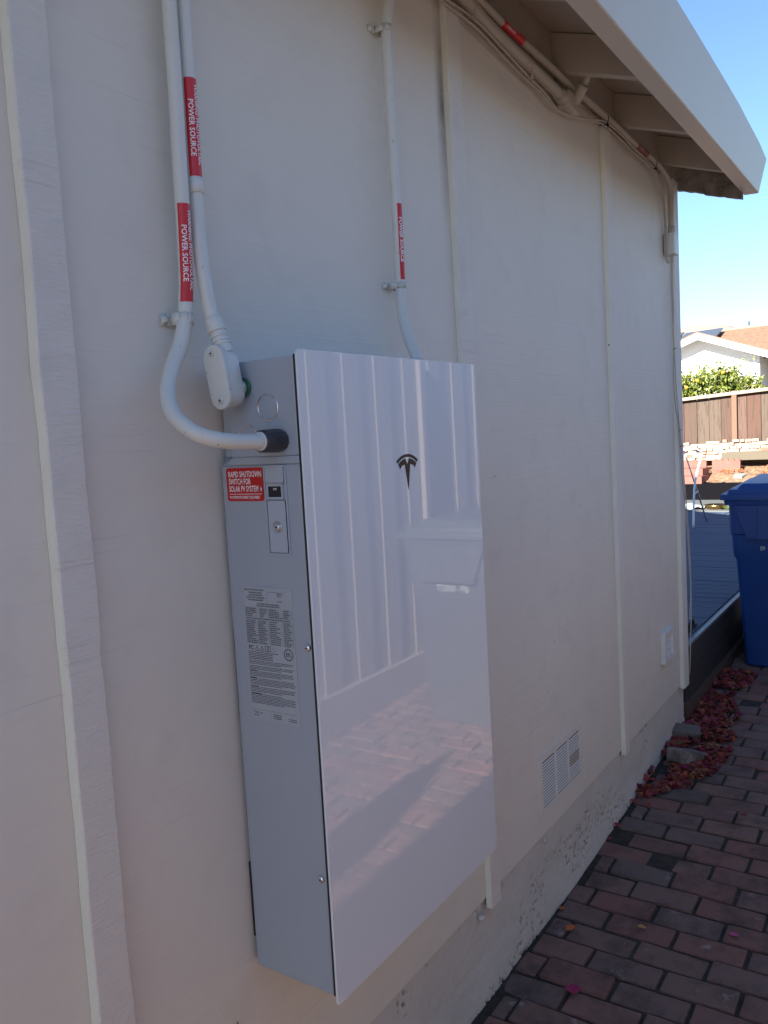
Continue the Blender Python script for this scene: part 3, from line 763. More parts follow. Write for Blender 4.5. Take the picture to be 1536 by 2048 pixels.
# eave conduit, thinner, bending down at the corner into a box
cE = thing('eave_conduit', 'thinner tan conduit under the eave with red stickers, bending down into a corner box', 'conduit', 'conduits under the eave')
pE = [(-.9,-.042,2.09),(.5,-.042,2.082),(.882,-.042,2.073),(1.085,-.042,2.068),(1.215,-.041,2.062),(1.494,-.040,2.061),(1.672,-.040,2.056),(1.820,-.039,2.058),(2.162,-.036,2.058),(2.402,-.035,2.052),(2.677,-.035,2.052),(2.783,-.035,2.044),(2.885,-.034,2.024),(2.937,-.032,1.985),(2.944,-.030,1.930),(2.940,-.030,1.848),(2.940,-.030,1.79)]
b = MB(); b.tube(smooth_path(pE, 6), .0117, 22); b.obj('rigid_tube', M_pipew, cE)
def hlabel(x0, x1, mt_, parent, nlines, txt):
    def ax(x):
        for a, c_ in zip(pE, pE[1:]):
            if a[0] <= x <= c_[0]:
                t = (x-a[0])/(c_[0]-a[0]); return a[1]+(c_[1]-a[1])*t, a[2]+(c_[2]-a[2])*t
    b = MB(); V = {}; n = 14; rr_ = .0124
    for j in range(5):
        x = x0+(x1-x0)*j/4; y, z = ax(x)
        for i in range(n+1):
            t = math.radians(-75+150*i/n-25); V[i, j] = b.b.verts.new((x, y-rr_*math.cos(t), z+rr_*math.sin(t)))
    for j in range(4):
        for i in range(n): b.b.faces.new((V[i,j], V[i+1,j], V[i+1,j+1], V[i,j+1])).smooth = True
    s_ = b.obj('warning_sticker', mt_, parent)
    def fn(x, y):
        yy, zz = ax(x0+x); t = y/rr_; q = .0130
        return (x0+x, yy-q*math.cos(t), zz+q*math.sin(t))
    lettering('lettering', txt, fn, M_wtext if mt_ is M_red else mat('faded_ink', (.6,.5,.48), .7), s_, sub=.003)
lines = [('WARNING: PHOTOVOLTAIC', .0078, .86, .006, .0005, 'LEFT', .0001), ('POWER SOURCE', .0078, .86, .020, -.0095, 'LEFT', .0001)]
hlabel(1.168, 1.305, M_red, cE, 2, lines); hlabel(2.415, 2.560, M_redfade, cE, 2, lines)
b = MB(); b.box(2.905, 2.975, -.052, -.004, 1.702, 1.795, .004, 2); b.obj('junction_box', M_pipe, cE, sharp=40)
b = MB(); b.tube([(2.940,-.030,1.83),(2.940,-.030,1.829),(2.940,-.030,1.798),(2.940,-.030,1.797)], .015, 20, True, [.0125,.0155,.0155,.0155]); b.obj('connector', M_pipew, cE)
# cables under the eave
cF = thing('cable_bundle', 'two thin tan cables sagging below the eave conduit, tied with black zip ties', 'cable')
pF = [(-.9,-.030,2.01),(.3,-.03,2.0),(.796,-.028,2.003),(.961,-.030,2.008),(1.059,-.030,2.007),(1.179,-.026,1.997),(1.310,-.022,1.985),(1.493,-.022,1.970),(1.573,-.022,1.955),(1.658,-.024,1.958),(1.846,-.030,1.992),(2.014,-.036,2.027),(2.228,-.030,2.032),(2.364,-.028,2.022),(2.552,-.030,2.019),(2.690,-.028,2.008),(2.800,-.022,1.965),(2.870,-.018,1.900),(2.893,-.016,1.80),(2.893,-.016,1.69),(2.91,-.02,1.66)]
for k, (dy, dz) in enumerate(((0, 0), (-.006, .0065))):
    q = [(x, y+dy+.002*math.sin(7*x+k), z+dz+.003*math.sin(5*x+2*k)) for x, y, z in pF]
    b = MB(); b.tube(smooth_path(q, 5), .0032, 10); b.obj('cable', M_pipew, cF)
M_tie = mat('black_nylon', (.01,.01,.011), .4)
for (x, z, yy, mt_, rr_) in ((2.035, 2.045, -.035, M_tie, .021), (2.665, 2.038, -.032, M_tie, .022), (1.0, 2.035, -.034, M_pipew, .022), (1.37, 2.000, -.03, M_pipew, .020)):
    b = MB(); n = 16
    b.tube([(x+.003*math.sin(2*math.pi*k/n), yy+rr_*.75*math.cos(2*math.pi*k/n), z+rr_*math.sin(2*math.pi*k/n)) for k in range(n+1)], .0016, 6)
    b.tube([(x, yy-.010, z-rr_+.002),(x-.004, yy-.014, z-rr_-.014)], .0016, 6); b.box(x-.004, x+.004, yy-.016, yy-.008, z-rr_-.003, z-rr_+.004)
    b.obj('zip_tie', mt_, cF)
cG = thing('hanging_cable', 'pair of thin loose grey cables hanging down the wall corner from the small box', 'cable')
M_cab = mat('grey_cable', (.40,.39,.37), .5)
pG = [(2.935,-.030,1.71),(2.941,-.026,1.591),(2.950,-.024,1.457),(2.957,-.024,1.299),(2.930,-.028,1.138),(2.955,-.026,1.024),(2.998,-.026,.931),(3.035,-.028,.70),(3.085,-.030,.50),(3.118,-.032,.28),(3.125,-.034,.12),(3.118,-.028,-.02)]
b = MB(); b.tube(smooth_path(pG, 6), .0027, 10); b.obj('cable', M_cab, cG)
pH = [(2.950,-.030,1.71),(2.955,-.026,1.591),(2.960,-.026,1.457),(2.950,-.026,1.35),(2.968,-.026,1.18),(2.985,-.026,1.06),(3.010,-.028,.931),(3.068,-.028,.70),(3.110,-.030,.50),(3.135,-.032,.30),(3.150,-.03,.05),(3.128,-.02,-.30)]
b = MB(); b.tube(smooth_path(pH, 6), .0023, 10); b.obj('cable', M_pipew, cG)
for z, x in ((.905, 3.012), (.83, 3.03), (1.28, 2.955)):
    b = MB(); b.tube([(x-.02,-.030,z),(x+.02,-.034,z+.006)], .0016, 6); b.obj('zip_tie', M_tie, cG)

# ------------------------------------------------------------------ deck
dk = thing('deck', 'dark blue grey board deck behind the house corner, with a dark side panel', 'deck')
M_deck = mat('composite_board', (.03,.06,.12), .75, spec=.15)
vv = coords(M_deck, (60, 3, 1), 'Position'); setc(M_deck, mix(M_deck, (.060,.092,.145), (.115,.155,.22), ntex(M_deck, 1, vv, 5)))
wv = N(M_deck, 'ShaderNodeTexWave', wave_type='BANDS', bands_direction='X'); wv.inputs['Scale'].default_value = 7.0; wv.inputs['Distortion'].default_value = 1.2; wv.inputs['Detail'].default_value = 3
L(M_deck, coords(M_deck, (1, .15, 1), 'Position'), wv.inputs['Vector'])
setn(M_deck, bump(M_deck, wv.outputs['Fac'], .006))
b = MB(); x = 3.22
while x < 9.35: b.box(x, x+.134, .03, 7, -.19, -.160+random.uniform(-.002,.002), .004); x += .141
b.obj('boards', M_deck, dk)
b = MB(); b.box(3.2, 9.4, .035, 7, -.28, -.195); b.obj('frame', M_black, dk)
M_panel = mat('dark_panel', (.030,.033,.037), .6)
b = MB(); b.box(3.165, 9.4, .005, .03, -.320, -.190, .003); b.box(3.165, 9.4, .008, .03, -.455, -.324, .003); b.obj('side_panel', M_panel, dk)
b = MB(); b.box(3.165, 9.4, .0, .034, -.186, -.170, .003); b.obj('edge_trim', mat('trim_metal', (.16,.18,.20), .4), dk)
M_oldwood = mat('rotten_board', (.09,.055,.04), .9)
b = MB(); b.box(3.13, 6, -.012, .025, -.57, -.456, .004); b.obj('skirt_board', M_oldwood, dk)
b = MB(); random.seed(5)
for k in range(12):
    b.box(3.30+k*.022, 3.306+k*.022, .05, .056, -.16, -.118+random.uniform(-.01,.01))
b.box(3.28, 3.58, .046, .06, -.165, -.145); tag(b.obj('brush', M_black), 'small black bristle brush lying at the near corner of the deck', 'brush')
# mat, bowl, cloth, garden bits
M_mat = mat('pale_mat', (.11,.125,.125), .8)
b = MB(); b.box(9.42, 10.85, .6, 4, -.20, -.150, .01); tag(b.obj('doormat', M_mat), 'pale grey slab mat at the far edge of the dark deck', 'mat')
M_gold = mat('brass', (.45,.27,.10), .25, 1)
bw = MB(); prof = [(.0,.0),(.09,.0),(.125,.03),(.135,.055),(.128,.055),(.11,.02),(.0,.01)]
c0 = Vector((9.65,1.225,-.15)); n = 24; prev = None
for r, z in prof:
    ring = [bw.b.verts.new(c0+Vector((max(r,.001)*math.cos(2*math.pi*k/n), max(r,.001)*math.sin(2*math.pi*k/n), z))) for k in range(n)]
    if prev:
        for k in range(n): bw.b.faces.new((prev[k], prev[(k+1) % n], ring[(k+1) % n], ring[k])).smooth = True
    prev = ring
tag(bw.obj('bowl', M_gold), 'shallow brass coloured bowl on the pale mat beyond the deck', 'bowl')
M_cloth = mat('white_cloth', (.55,.57,.6), .9)
b = MB(); nn = 16; V = {}
for i in range(nn+1):
    for j in range(nn+1):
        x = 9.5+.34*i/nn; y = 1.36+.36*j/nn; hgt = .05*max(0, noise.noise(Vector((x*9,y*9,1)))+.45)
        V[i,j] = b.b.verts.new((x+.03*noise.noise(Vector((y*12,x,0))), y, -.147+hgt))
for i in range(nn):
    for j in range(nn): b.b.faces.new((V[i,j],V[i+1,j],V[i+1,j+1],V[i,j+1])).smooth = True
tag(b.obj('cloth', M_cloth), 'crumpled white cloth on the pale mat, left of the brass bowl', 'cloth')
b = MB()
for k in range(14):
    a = random.uniform(0, 6.28); c0 = Vector((9.62,1.05,-.15)); t = Vector((math.cos(a)*.09, math.sin(a)*.12, .03)); s_ = Vector((-t.y, t.x, 0))*.25
    b.poly([c0, c0+t*.5+s_, c0+t, c0+t*.5-s_])
tag(b.obj('plant_cutting', mat('fresh_green', (.22,.42,.08), .6)), 'bright green leafy sprig lying right of the brass bowl', 'plant')
# folding stand
stn = thing('folding_stand', 'thin white folding stand with crossed legs and a looped top standing on the deck', 'stand')
M_wst = mat('white_tube_paint', (.72,.74,.78), .4)
b = MB(); b.tube(smooth_path([(7.80,1.055,-.155),(8.02,1.085,.26),(8.18,1.055,.54),(8.22,1.06,.60),(8.25,1.13,.628),(8.25,1.22,.632)], 5), .011, 12); b.obj('leg', M_wst, stn)
b = MB(); b.tube(smooth_path([(8.42,1.06,-.155),(8.20,1.105,.20),(8.10,1.165,.50),(8.10,1.20,.60),(8.17,1.215,.636),(8.25,1.22,.640)], 5), .008, 12); b.obj('leg', M_zinc, stn)
b = MB(); b.tube([(7.97,1.08,.17),(8.22,1.10,.19)], .006, 8); b.obj('brace', M_wst, stn)
b = MB(); b.tube([(8.12+.11*math.cos(2*math.pi*k/24), 1.20+.13*math.sin(2*math.pi*k/24), .640) for k in range(25)], .007, 8); b.obj('top_ring', M_wst, stn)

# ------------------------------------------------------------------ back garden
M_kerb_shade = mat('shade_dark_block', (.005,.005,.007), .95, spec=.05)  # near-black base colour carries the kerb's shade
b = MB(); b.box(10.9, 11.15, -1.2, 6, -.6, .062, .01); tag(b.obj('retaining_kerb', M_kerb_shade), 'low retaining kerb, its shade coloured in near black, between the pale mat and the sunlit soil', 'kerb')
M_bank = mat('dry_soil', (.40,.28,.18), .95)
vv = coords(M_bank, kind='Position'); setc(M_bank, ramp(M_bank, ntex(M_bank, 16, vv, 8, .7), [(.32,(.09,.055,.035)),(.5,(.20,.125,.08)),(.68,(.32,.21,.135))]))
b = MB(); V = {}; NX, NY = 26, 90
for i in range(NX+1):
    for j in range(NY+1):
        x = 11.13+1.0*i/NX; y = -1.2+7.2*j/NY
        z = .064+(x-11.13)*.22+.03*noise.noise(Vector((x*5,y*5,0)))+.012*noise.noise(Vector((x*22,y*22,3)))
        V[i,j] = b.b.verts.new((x, y, z))
for i in range(NX):
    for j in range(NY): b.b.faces.new((V[i,j],V[i+1,j],V[i+1,j+1],V[i,j+1]))
tag(b.obj('soil_bank', M_bank), kind='structure')
M_chip = mat('bark_chip', (.42,.16,.075), .9)
b = MB(); random.seed(9)
for k in range(420):
    if k < 260: x, y = 11.5+random.gauss(0,.12), .88+random.gauss(0,.11)
    else: x, y = 11.62+random.gauss(0,.07), 1.45+random.gauss(0,.09)
    z = .064+(x-11.13)*.22+.03; a = random.uniform(0,3.14); l = random.uniform(.015,.035)
    dx, dy = math.cos(a)*l, math.sin(a)*l
    b.poly([(x-dx,y-dy,z),(x+dy*.3,y-dx*.3,z+.012),(x+dx,y+dy,z+random.uniform(0,.035)),(x-dy*.3,y+dx*.3,z+.01)])
tag(b.obj('bark_chips', M_chip), 'scattered orange bark chips on the sunlit soil bank', 'chips', kind='stuff')
b = MB(); b.hexa([(11.30,1.22,.10),(11.48,1.18,.135),(11.50,1.36,.13),(11.33,1.34,.10),(11.30,1.22,.135),(11.48,1.18,.165),(11.50,1.36,.165),(11.33,1.34,.13)], .01)
tag(b.obj('stone', mat('grey_stone', (.22,.23,.22), .9)), 'flat grey stone half sunk in the soil bank', 'stone')
M_pink = mat('pink_concrete', (.55,.26,.21), .85)
vv = coords(M_pink, kind='Position'); setc(M_pink, mix(M_pink, (.27,.115,.095), (.19,.07,.06), ntex(M_pink, 8, vv, 5)))
def scallop(y0, y1, lab_):
    top = []; n = 5; wv = (y1-y0)/n
    for k in range(n):
        for j in range(7): a = math.pi*j/6; top.append((y0+wv*(k+.5)-wv*.5*math.cos(a), .330+.035*math.sin(a)))
    b = MB(); b.prism(top+[(y1,.10),(y0,.10)], 0, 11.62, 11.68); tag(b.obj('scalloped_edging', M_pink), lab_, 'edging', 'scalloped pink garden edging')
scallop(1.76, 2.36, 'pink scalloped edging block nearest the house, behind the pink step block')
scallop(1.30, 1.68, 'pink scalloped edging block right of the folding stand on the soil')
b = MB(); b.box(10.96, 11.5, 1.68, 2.6, .02, .165, .008); b.box(11.12, 11.5, 1.70, 2.6, .166, .262, .008)
tag(b.obj('step_block', M_pink), 'stepped pink concrete block behind the folding stand', 'block')
# stacked bricks under the fence
M_sb = mat('old_brick', (.5,.3,.25), .85)
geo = N(M_sb, 'ShaderNodeNewGeometry'); cc = ramp(M_sb, geo.outputs['Random Per Island'], [(0,(.30,.12,.09)),(.12,(.36,.25,.20)),(.4,(.40,.31,.25)),(.62,(.31,.22,.175)),(.8,(.40,.29,.24)),(.93,(.27,.11,.085))])
vv = coords(M_sb, kind='Position'); setc(M_sb, mix(M_sb, cc, (.35,.28,.22), ramp(M_sb, ntex(M_sb, 14, vv, 5), [(.5,(0,0,0)),(.75,(.7,.7,.7))])))
b = MB(); random.seed(21)
def brickrun(y0, y1, z0, rows, hh):
    for r in range(rows):
        y = y0+random.uniform(0,.08)
        while y < y1-.04:
            ww = random.choice((.07,.09,.10,.19,.12,.06)); 
            if not (r == rows-1 and random.random() < .35):
                xo = random.uniform(-.02,.04); b.box(11.80+xo, 11.90, y, min(y+ww, y1)-.006, z0+r*hh, z0+(r+1)*hh-.004+random.uniform(-.008,.003), .004)
            y += ww+random.uniform(0,.01)
brickrun(1.58, 3.2, .34, 6, .047); brickrun(.0, 1.58, .455, 4, .047); b.box(11.84, 11.89, .0, 3.2, .34, .585)
tag(b.obj('brick_stack', M_sb), 'low rough stack of pale and red bricks along the foot of the far fence', 'brick stack')
M_tim = mat('grey_timber', (.115,.10,.075), .9)
b = MB(); b.box(11.74, 11.92, .0, 1.575, .335, .452, .008); tag(b.obj('timber_beam', M_tim), 'weathered grey timber beam under the right part of the brick stack', 'beam')

# ------------------------------------------------------------------ far fence
M_fw = mat('redwood_board', (.3,.2,.15), .85)
geo = N(M_fw, 'ShaderNodeNewGeometry'); cc = ramp(M_fw, geo.outputs['Random Per Island'], [(0,(.105,.040,.026)),(.16,(.070,.052,.042)),(.33,(.088,.048,.036)),(.5,(.125,.110,.090)),(.66,(.100,.038,.030)),(.82,(.062,.045,.037)),(.92,(.095,.070,.055))])
vg_ = coords(M_fw, (9, 9, .8), 'Position'); g = ntex(M_fw, 3, vg_, 7, .6, 1.2)
cc = mix(M_fw, cc, (.030,.022,.018), ramp(M_fw, g, [(.5,(0,0,0)),(.72,(.85,.85,.85))]))
kn = ramp(M_fw, ntex(M_fw, 5, coords(M_fw, (1,1,.7), 'Position'), 1), [(.22,(1,1,1)),(.27,(0,0,0))])
cc = mix(M_fw, cc, (.05,.035,.03), kn)
setc(M_fw, cc); setn(M_fw, bump(M_fw, g, .006))
ff = thing('garden_fence', 'sunlit weathered redwood fence of wide vertical boards across the back of the garden', 'fence')
b = MB(); y = -1.5; random.seed(4)
while y < 5.5:
    ww = random.choice((.15,.19,.17,.185)); top = 1.30-(y-1)*.055
    b.box(12.0+random.uniform(0,.012), 12.03, y, y+ww-.005, .25, top, .003); y += ww
b.obj('board_panel', M_fw, ff)
b = MB(); b.hexa([(12.032,-1.5,.25),(12.04,-1.5,.25),(12.04,5.5,.25),(12.032,5.5,.25),(12.032,-1.5,1.43),(12.04,-1.5,1.43),(12.04,5.5,1.04),(12.032,5.5,1.04)]); b.obj('backing_board', M_fw, ff)
M_cap = mat('weathered_cap', (.26,.215,.175), .85)
def fz(y): return 1.30-(y-1)*.055
b = MB()
b.hexa([(11.93,-1.5,fz(-1.5)),(12.07,-1.5,fz(-1.5)),(12.07,5.5,fz(5.5)),(11.93,5.5,fz(5.5)),(11.93,-1.5,fz(-1.5)+.05),(12.07,-1.5,fz(-1.5)+.05),(12.07,5.5,fz(5.5)+.05),(11.93,5.5,fz(5.5)+.05)], .004)
b.obj('top_rail', M_cap, ff)
for y in (1.43, -1.0, 3.9):
    b = MB(); b.box(11.94, 12.0, y-.035, y+.035, .3, fz(y)+.062, .004); b.obj('post', mat('post_wood', (.15,.088,.062), .85), ff)

# ------------------------------------------------------------------ shrub behind fence
sh = thing('citrus_bush', 'sunlit green citrus bush with a few orange fruits showing above the far fence', 'bush')
M_leaf = mat('citrus_leaf', (.10,.16,.03), .45)
geo = N(M_leaf, 'ShaderNodeNewGeometry'); setc(M_leaf, ramp(M_leaf, geo.outputs['Random Per Island'], [(0,(.025,.055,.008)),(.4,(.075,.12,.015)),(.8,(.17,.20,.03)),(1,(.30,.28,.08))]))
BS(M_leaf).inputs['Transmission Weight'].default_value = 0
b = MB(); random.seed(31)
lumps = [(14.0,2.62,1.52,.28),(14.1,2.28,1.56,.30),(13.9,2.0,1.60,.27),(14.1,1.82,1.52,.24),(14.0,1.55,1.46,.19),(14,1.33,1.34,.12),(14.2,2.9,1.5,.3)]
sprays = []
for lx, ly, lz, lr in lumps:
    for k in range(int(800*lr*lr/.07)):
        v_ = Vector((random.gauss(0,1), random.gauss(0,1), random.gauss(0,1))).normalized(); v = v_*lr*random.uniform(.25,1.0)**.6*(1+.8*noise.noise(Vector((lx+v_[0]*2.2, ly*3+v_[1]*2.2, v_[2]*2.2))))
        if v.z < -.2: v.z *= .5
        sprays.append(Vector((lx,ly,lz))+v)
for c0 in sprays:
    a = Vector((random.gauss(0,.5), random.gauss(0,.6), random.gauss(-.6,.7))).normalized(); l = random.uniform(.05,.10)
    sd = a.cross(Vector((random.gauss(0,1), random.gauss(0,1), random.gauss(0,1)))).normalized()*l*.22
    nrm = a.cross(sd).normalized()*l*.1
    b.poly([c0, c0+a*l*.45+sd+nrm, c0+a*l]); b.poly([c0, c0+a*l, c0+a*l*.45-sd+nrm])
for k in range(24):
    x, y, z = 14+random.uniform(-.2,.2), random.uniform(1.5,2.7), 1.74+random.uniform(-.1,.1)
    for j in range(7):
        c0 = Vector((x+random.uniform(-.03,.03), y+random.uniform(-.03,.03), z+j*.028-.08)); a = Vector((0, random.gauss(0,1), random.uniform(0,1))).normalized()*.05
        b.poly([c0, c0+a*.5+Vector((0,.008,.008)), c0+a, c0+a*.5-Vector((0,.008,.008))])
b.obj('foliage', M_leaf, sh, keep_normals=True)
b = MB()
for y, dz in ((2.6,.5),(2.1,.6),(1.7,.45)): b.tube(smooth_path([(14.05,2.1,-.55),(14.05,2.1+(y-2.1)*.4,.3),(14.0,y,1.0+dz)], 4), .03, 8, True, None)
b.obj('trunk', mat('bark', (.10,.075,.05), .9), sh)
M_peel = mat('orange_peel', (.75,.30,.02), .5)
for (y, z) in ((2.34,1.60),(1.93,1.70),(2.52,1.50)):
    b = MB(); bmesh.ops.create_icosphere(b.b, subdivisions=2, radius=.030, matrix=Matrix.Translation((13.72,y,z))); b.obj('fruit', M_peel, sh)

# ------------------------------------------------------------------ neighbour house
nh = thing('neighbour_house', 'white gabled house with brown shingle roof and solar panels beyond the far fence', 'house')
M_white = mat('white_stucco', (.88,.88,.87), .8); vv = coords(M_white, kind='Position'); setn(M_white, bump(M_white, ntex(M_white, 20, vv, 4), .004))
M_wtrim = mat('white_trim', (.80,.80,.80), .6)
PK, GS = 3.66, .372
b = MB(); b.prism([(2.40,-.6),(4.92,-.6),(4.92,2.42),(3.66,2.885),(2.40,2.42)], 0, 20.0, 22.5); b.obj('gable_wall', M_white, nh)
for s, y1 in ((-1, 1.85), (1, 5.5)):
    za = 2.97; zb = za-abs(y1-PK)*GS
    b = MB(); b.hexa([(19.55,PK,za-.16),(19.60,PK,za-.16),(19.60,y1,zb-.16),(19.55,y1,zb-.16),(19.55,PK,za),(19.60,PK,za),(19.60,y1,zb),(19.55,y1,zb)])
    b.obj('rake_board', M_wtrim, nh)
M_nsof = mat('grey_soffit', (.42,.47,.52), .8)
b = MB()
for y1 in (1.85, 5.5):
    za = 2.93; zb = za-abs(y1-PK)*GS
    b.hexa([(19.6,PK,za-.04),(23,PK,za-.04),(23,y1,zb-.04),(19.6,y1,zb-.04),(19.6,PK,za),(23,PK,za),(23,y1,zb),(19.6,y1,zb)])
b.obj('gable_soffit', M_nsof, nh)
M_brsh = mat('brown_shingle', (.36,.25,.17), .95); vv = coords(M_brsh, (1,1,1), 'Position')
cc = ramp(M_brsh, ntex(M_brsh, 9, vv, 8, .7), [(.35,(.15,.088,.055)),(.65,(.235,.155,.105))])
setc(M_brsh, cc)
b = MB()
for y1 in (1.83, 5.52):
    za = 2.99; zb = za-abs(y1-PK)*GS
    b.hexa([(19.53,PK,za-.02),(23.5,PK,za-.02),(23.5,y1,zb-.02),(19.53,y1,zb-.02),(19.53,PK,za),(23.5,PK,za),(23.5,y1,zb),(19.53,y1,zb)])
b.hexa([(20.6,-9,2.40),(24,-9,3.49),(24,9,3.28),(20.6,9,2.24),(20.6,-9,2.43),(24,-9,3.52),(24,9,3.31),(20.6,9,2.28)])
b.hexa([(24,-9,3.49),(27,-9,2.5),(27,9,2.4),(24,9,3.28),(24,-9,3.52),(27,-9,2.53),(27,9,2.43),(24,9,3.31)])
b.obj('roof', M_brsh, nh)
M_solar = mat('solar_glass', (.07,.08,.10), .25)
b = MB()
for k in range(4):
    y = 3.92+k*1.03
    b.hexa([(21.6,y,2.74),(23.75,y,3.40),(23.75,y+1.0,3.37),(21.6,y+1.0,2.71),(21.6,y,2.78),(23.75,y,3.44),(23.75,y+1.0,3.41),(21.6,y+1.0,2.75)])
b.obj('solar_panel', M_solar, nh)
M_recess_shade = mat('recess_wall', (.055,.058,.048), .9)  # shade of the recess put into the wall's base colour
b = MB(); b.box(21.4, 24, -8, 2.38, -.6, 2.6); b.obj('recess_wall', M_recess_shade, nh)
b = MB(); b.box(19.96, 19.999, 2.385, 2.49, -.6, 2.335); b.obj('corner_trim', M_wtrim, nh)
b = MB(); b.box(21.36, 21.399, 1.1, 2.32, .9, 2.02); wnw = b.obj('window', mat('dark_pane', (.03,.04,.06), .1), nh)
b = MB(); b.box(21.34, 21.358, 2.32, 2.36, .86, 2.06); b.box(21.34, 21.358, 1.1, 2.32, 2.02, 2.06); b.obj('frame', M_wtrim, wnw)
b = MB(); b.cyl((21.36,2.47,1.98),(21.28,2.47,1.98),.045,12); b.obj('wall_lamp', M_bright, nh)
b = MB(); b.tube([(24,3.3,3.45),(24,3.3,3.56)], .02, 6); b.obj('roof_pipe', M_black, nh)
# hills
M_hill = mat('dry_hill', (.33,.235,.19), 1)
b = MB(); V = {}
for i in range(61):
    y = -10+220*i/60
    for j in range(7):
        hgt = 42.6+1.6*math.exp(-((y-89)/5)**2)+.5*noise.noise(Vector((y*.05,0,0)))-(2 if y < 76 else 0)
        V[i,j] = b.b.verts.new((330+20*j, y, -3+(hgt+3)*math.sin(math.pi/2*min(1,j/3.5))*(1-.3*max(0,j-4))))
for i in range(60):
    for j in range(6): b.b.faces.new((V[i,j],V[i+1,j],V[i+1,j+1],V[i,j+1])).smooth = True
tag(b.obj('hill', M_hill), kind='structure')

# ------------------------------------------------------------------ bins
def make_bin(cx, cy, zb, body_mat, lid_mat, label, text, th):
    t = thing('wheeled_bin', label, 'wheeled bin')
    t.location = (cx, cy, zb)
    b = MB()
    def ring(z, x0, x1, hy_, r=.035, n=5):
        out = []
        for (sx_, sy_, a0) in ((1,1,0),(-1,1,90),(-1,-1,180),(1,-1,270)):
            for k in range(n+1):
                a = math.radians(a0+90*k/n); ccx = (x1-r) if sx_ > 0 else (x0+r); ccy = sy_*(hy_-r)
                out.append(b.b.verts.new((ccx+r*math.cos(a), ccy+r*math.sin(a), z)))
        return out
    secs = [(0.0,.07,.50,.185),(.01,.06,.51,.19),(.63,.022,.60,.222),(.66,.012,.62,.236),(.78,.008,.64,.243),(.79,.0,.65,.250),(.955,.0,.66,.255),(.956,-.012,.68,.275),(.985,-.016,.69,.280)]
    prev = None
    for s_ in secs:
        rg = ring(*s_)
        if prev:
            for k in range(len(rg)): b.b.faces.new((prev[k], prev[(k+1) % len(rg)], rg[(k+1) % len(rg)], rg[k])).smooth = True
        else: b.b.faces.new(rg[::-1])
        prev = rg
    b.b.faces.new(prev)
    bo = b.obj('body', body_mat, t, sharp=32)
    # rib apron on the front, below the rim
    b = MB(); tp, bt = .955, .765
    P = [(.215,tp),(.150,bt),(-.150,bt),(-.215,tp)]
    b.prism([(y, z) for y, z in P], 0, -.026, .012)
    for k in range(4):
        y = -.105+.07*k
        b.hexa([(-.031,y-.006,bt+.004),(-.025,y-.006,bt+.004),(-.025,y+.006,bt+.004),(-.031,y+.006,bt+.004),(-.033,y-.009,tp-.01),(-.025,y-.009,tp-.01),(-.025,y+.009,tp-.01),(-.033,y+.009,tp-.01)])
    ap = b.obj('front_apron', body_mat, bo)
    # lid: overhanging slab, stepped crown, hinge
    b = MB()
    def slab_(z0, z1, x0, x1, hy_, ins):
        b.hexa([(x0,-hy_,z0),(x1,-hy_,z0),(x1,hy_,z0),(x0,hy_,z0),(x0+ins,-hy_+ins,z1),(x1-ins,-hy_+ins,z1+.02),(x1-ins,hy_-ins,z1+.02),(x0+ins,hy_-ins,z1)], .008, 2)
    slab_(.986, 1.020, -.030, .70, .292, .004); slab_(1.018, 1.045, .0, .68, .262, .012); slab_(1.043, 1.075, .03, .66, .215, .03)
    b.obj('lid', lid_mat, t, sharp=40)
    b = MB(); b.tube([(.72,-.22,1.03),(.72,.22,1.03)], .018, 14); b.box(.68,.73,-.24,-.20,.97,1.06,.006); b.box(.68,.73,.20,.24,.97,1.06,.006); b.obj('handle', body_mat, t)
    for s_ in (-1, 1):
        b = MB(); b.cyl((.57, s_*.20, .10), (.57, s_*.255, .10), .10, 26, None, .01); wh = b.obj('wheel', M_black, t)
        b = MB(); b.cyl((.57, s_*.2555, .10), (.57, s_*.262, .10), .045, 18); b.obj('hub', M_zinc, wh)
    xw = lambda z: .06+(.022-.06)*(z-.01)/.62 if z < .63 else .012-(z-.66)/.12*.004
    lettering('lettering', text, lambda x, y: ((xw(y) if y<.64 else .0075)-.004, -x, y), mat('white_stamp', (.42,.45,.49), .7), bo)
    return t
M_bin = mat('blue_plastic', (.006,.030,.19), .42, spec=.5)
vv = coords(M_bin, kind='Object'); setc(M_bin, mix(M_bin, (.006,.042,.20), (.010,.055,.22), ntex(M_bin, 30, vv, 4))); setn(M_bin, bump(M_bin, ntex(M_bin, 200, vv, 2), .0008, .5))
M_bin2 = mat('grey_plastic', (.06,.066,.072), .45)
make_bin(4.04, -.285, -.505, M_bin, M_bin, 'dark blue wheeled bin beside the deck at the right edge of the photo', [('B9  -', .034, .72, -.085, .697, 'LEFT', .0006)], 0)
make_bin(2.62, -1.43, -.565, M_bin2, M_bin2, 'grey wheeled bin seen only as a reflection in the white glass front', [('6F9 - 0000377', .052, .60, -.105, .712, 'LEFT', .0006)], 0)

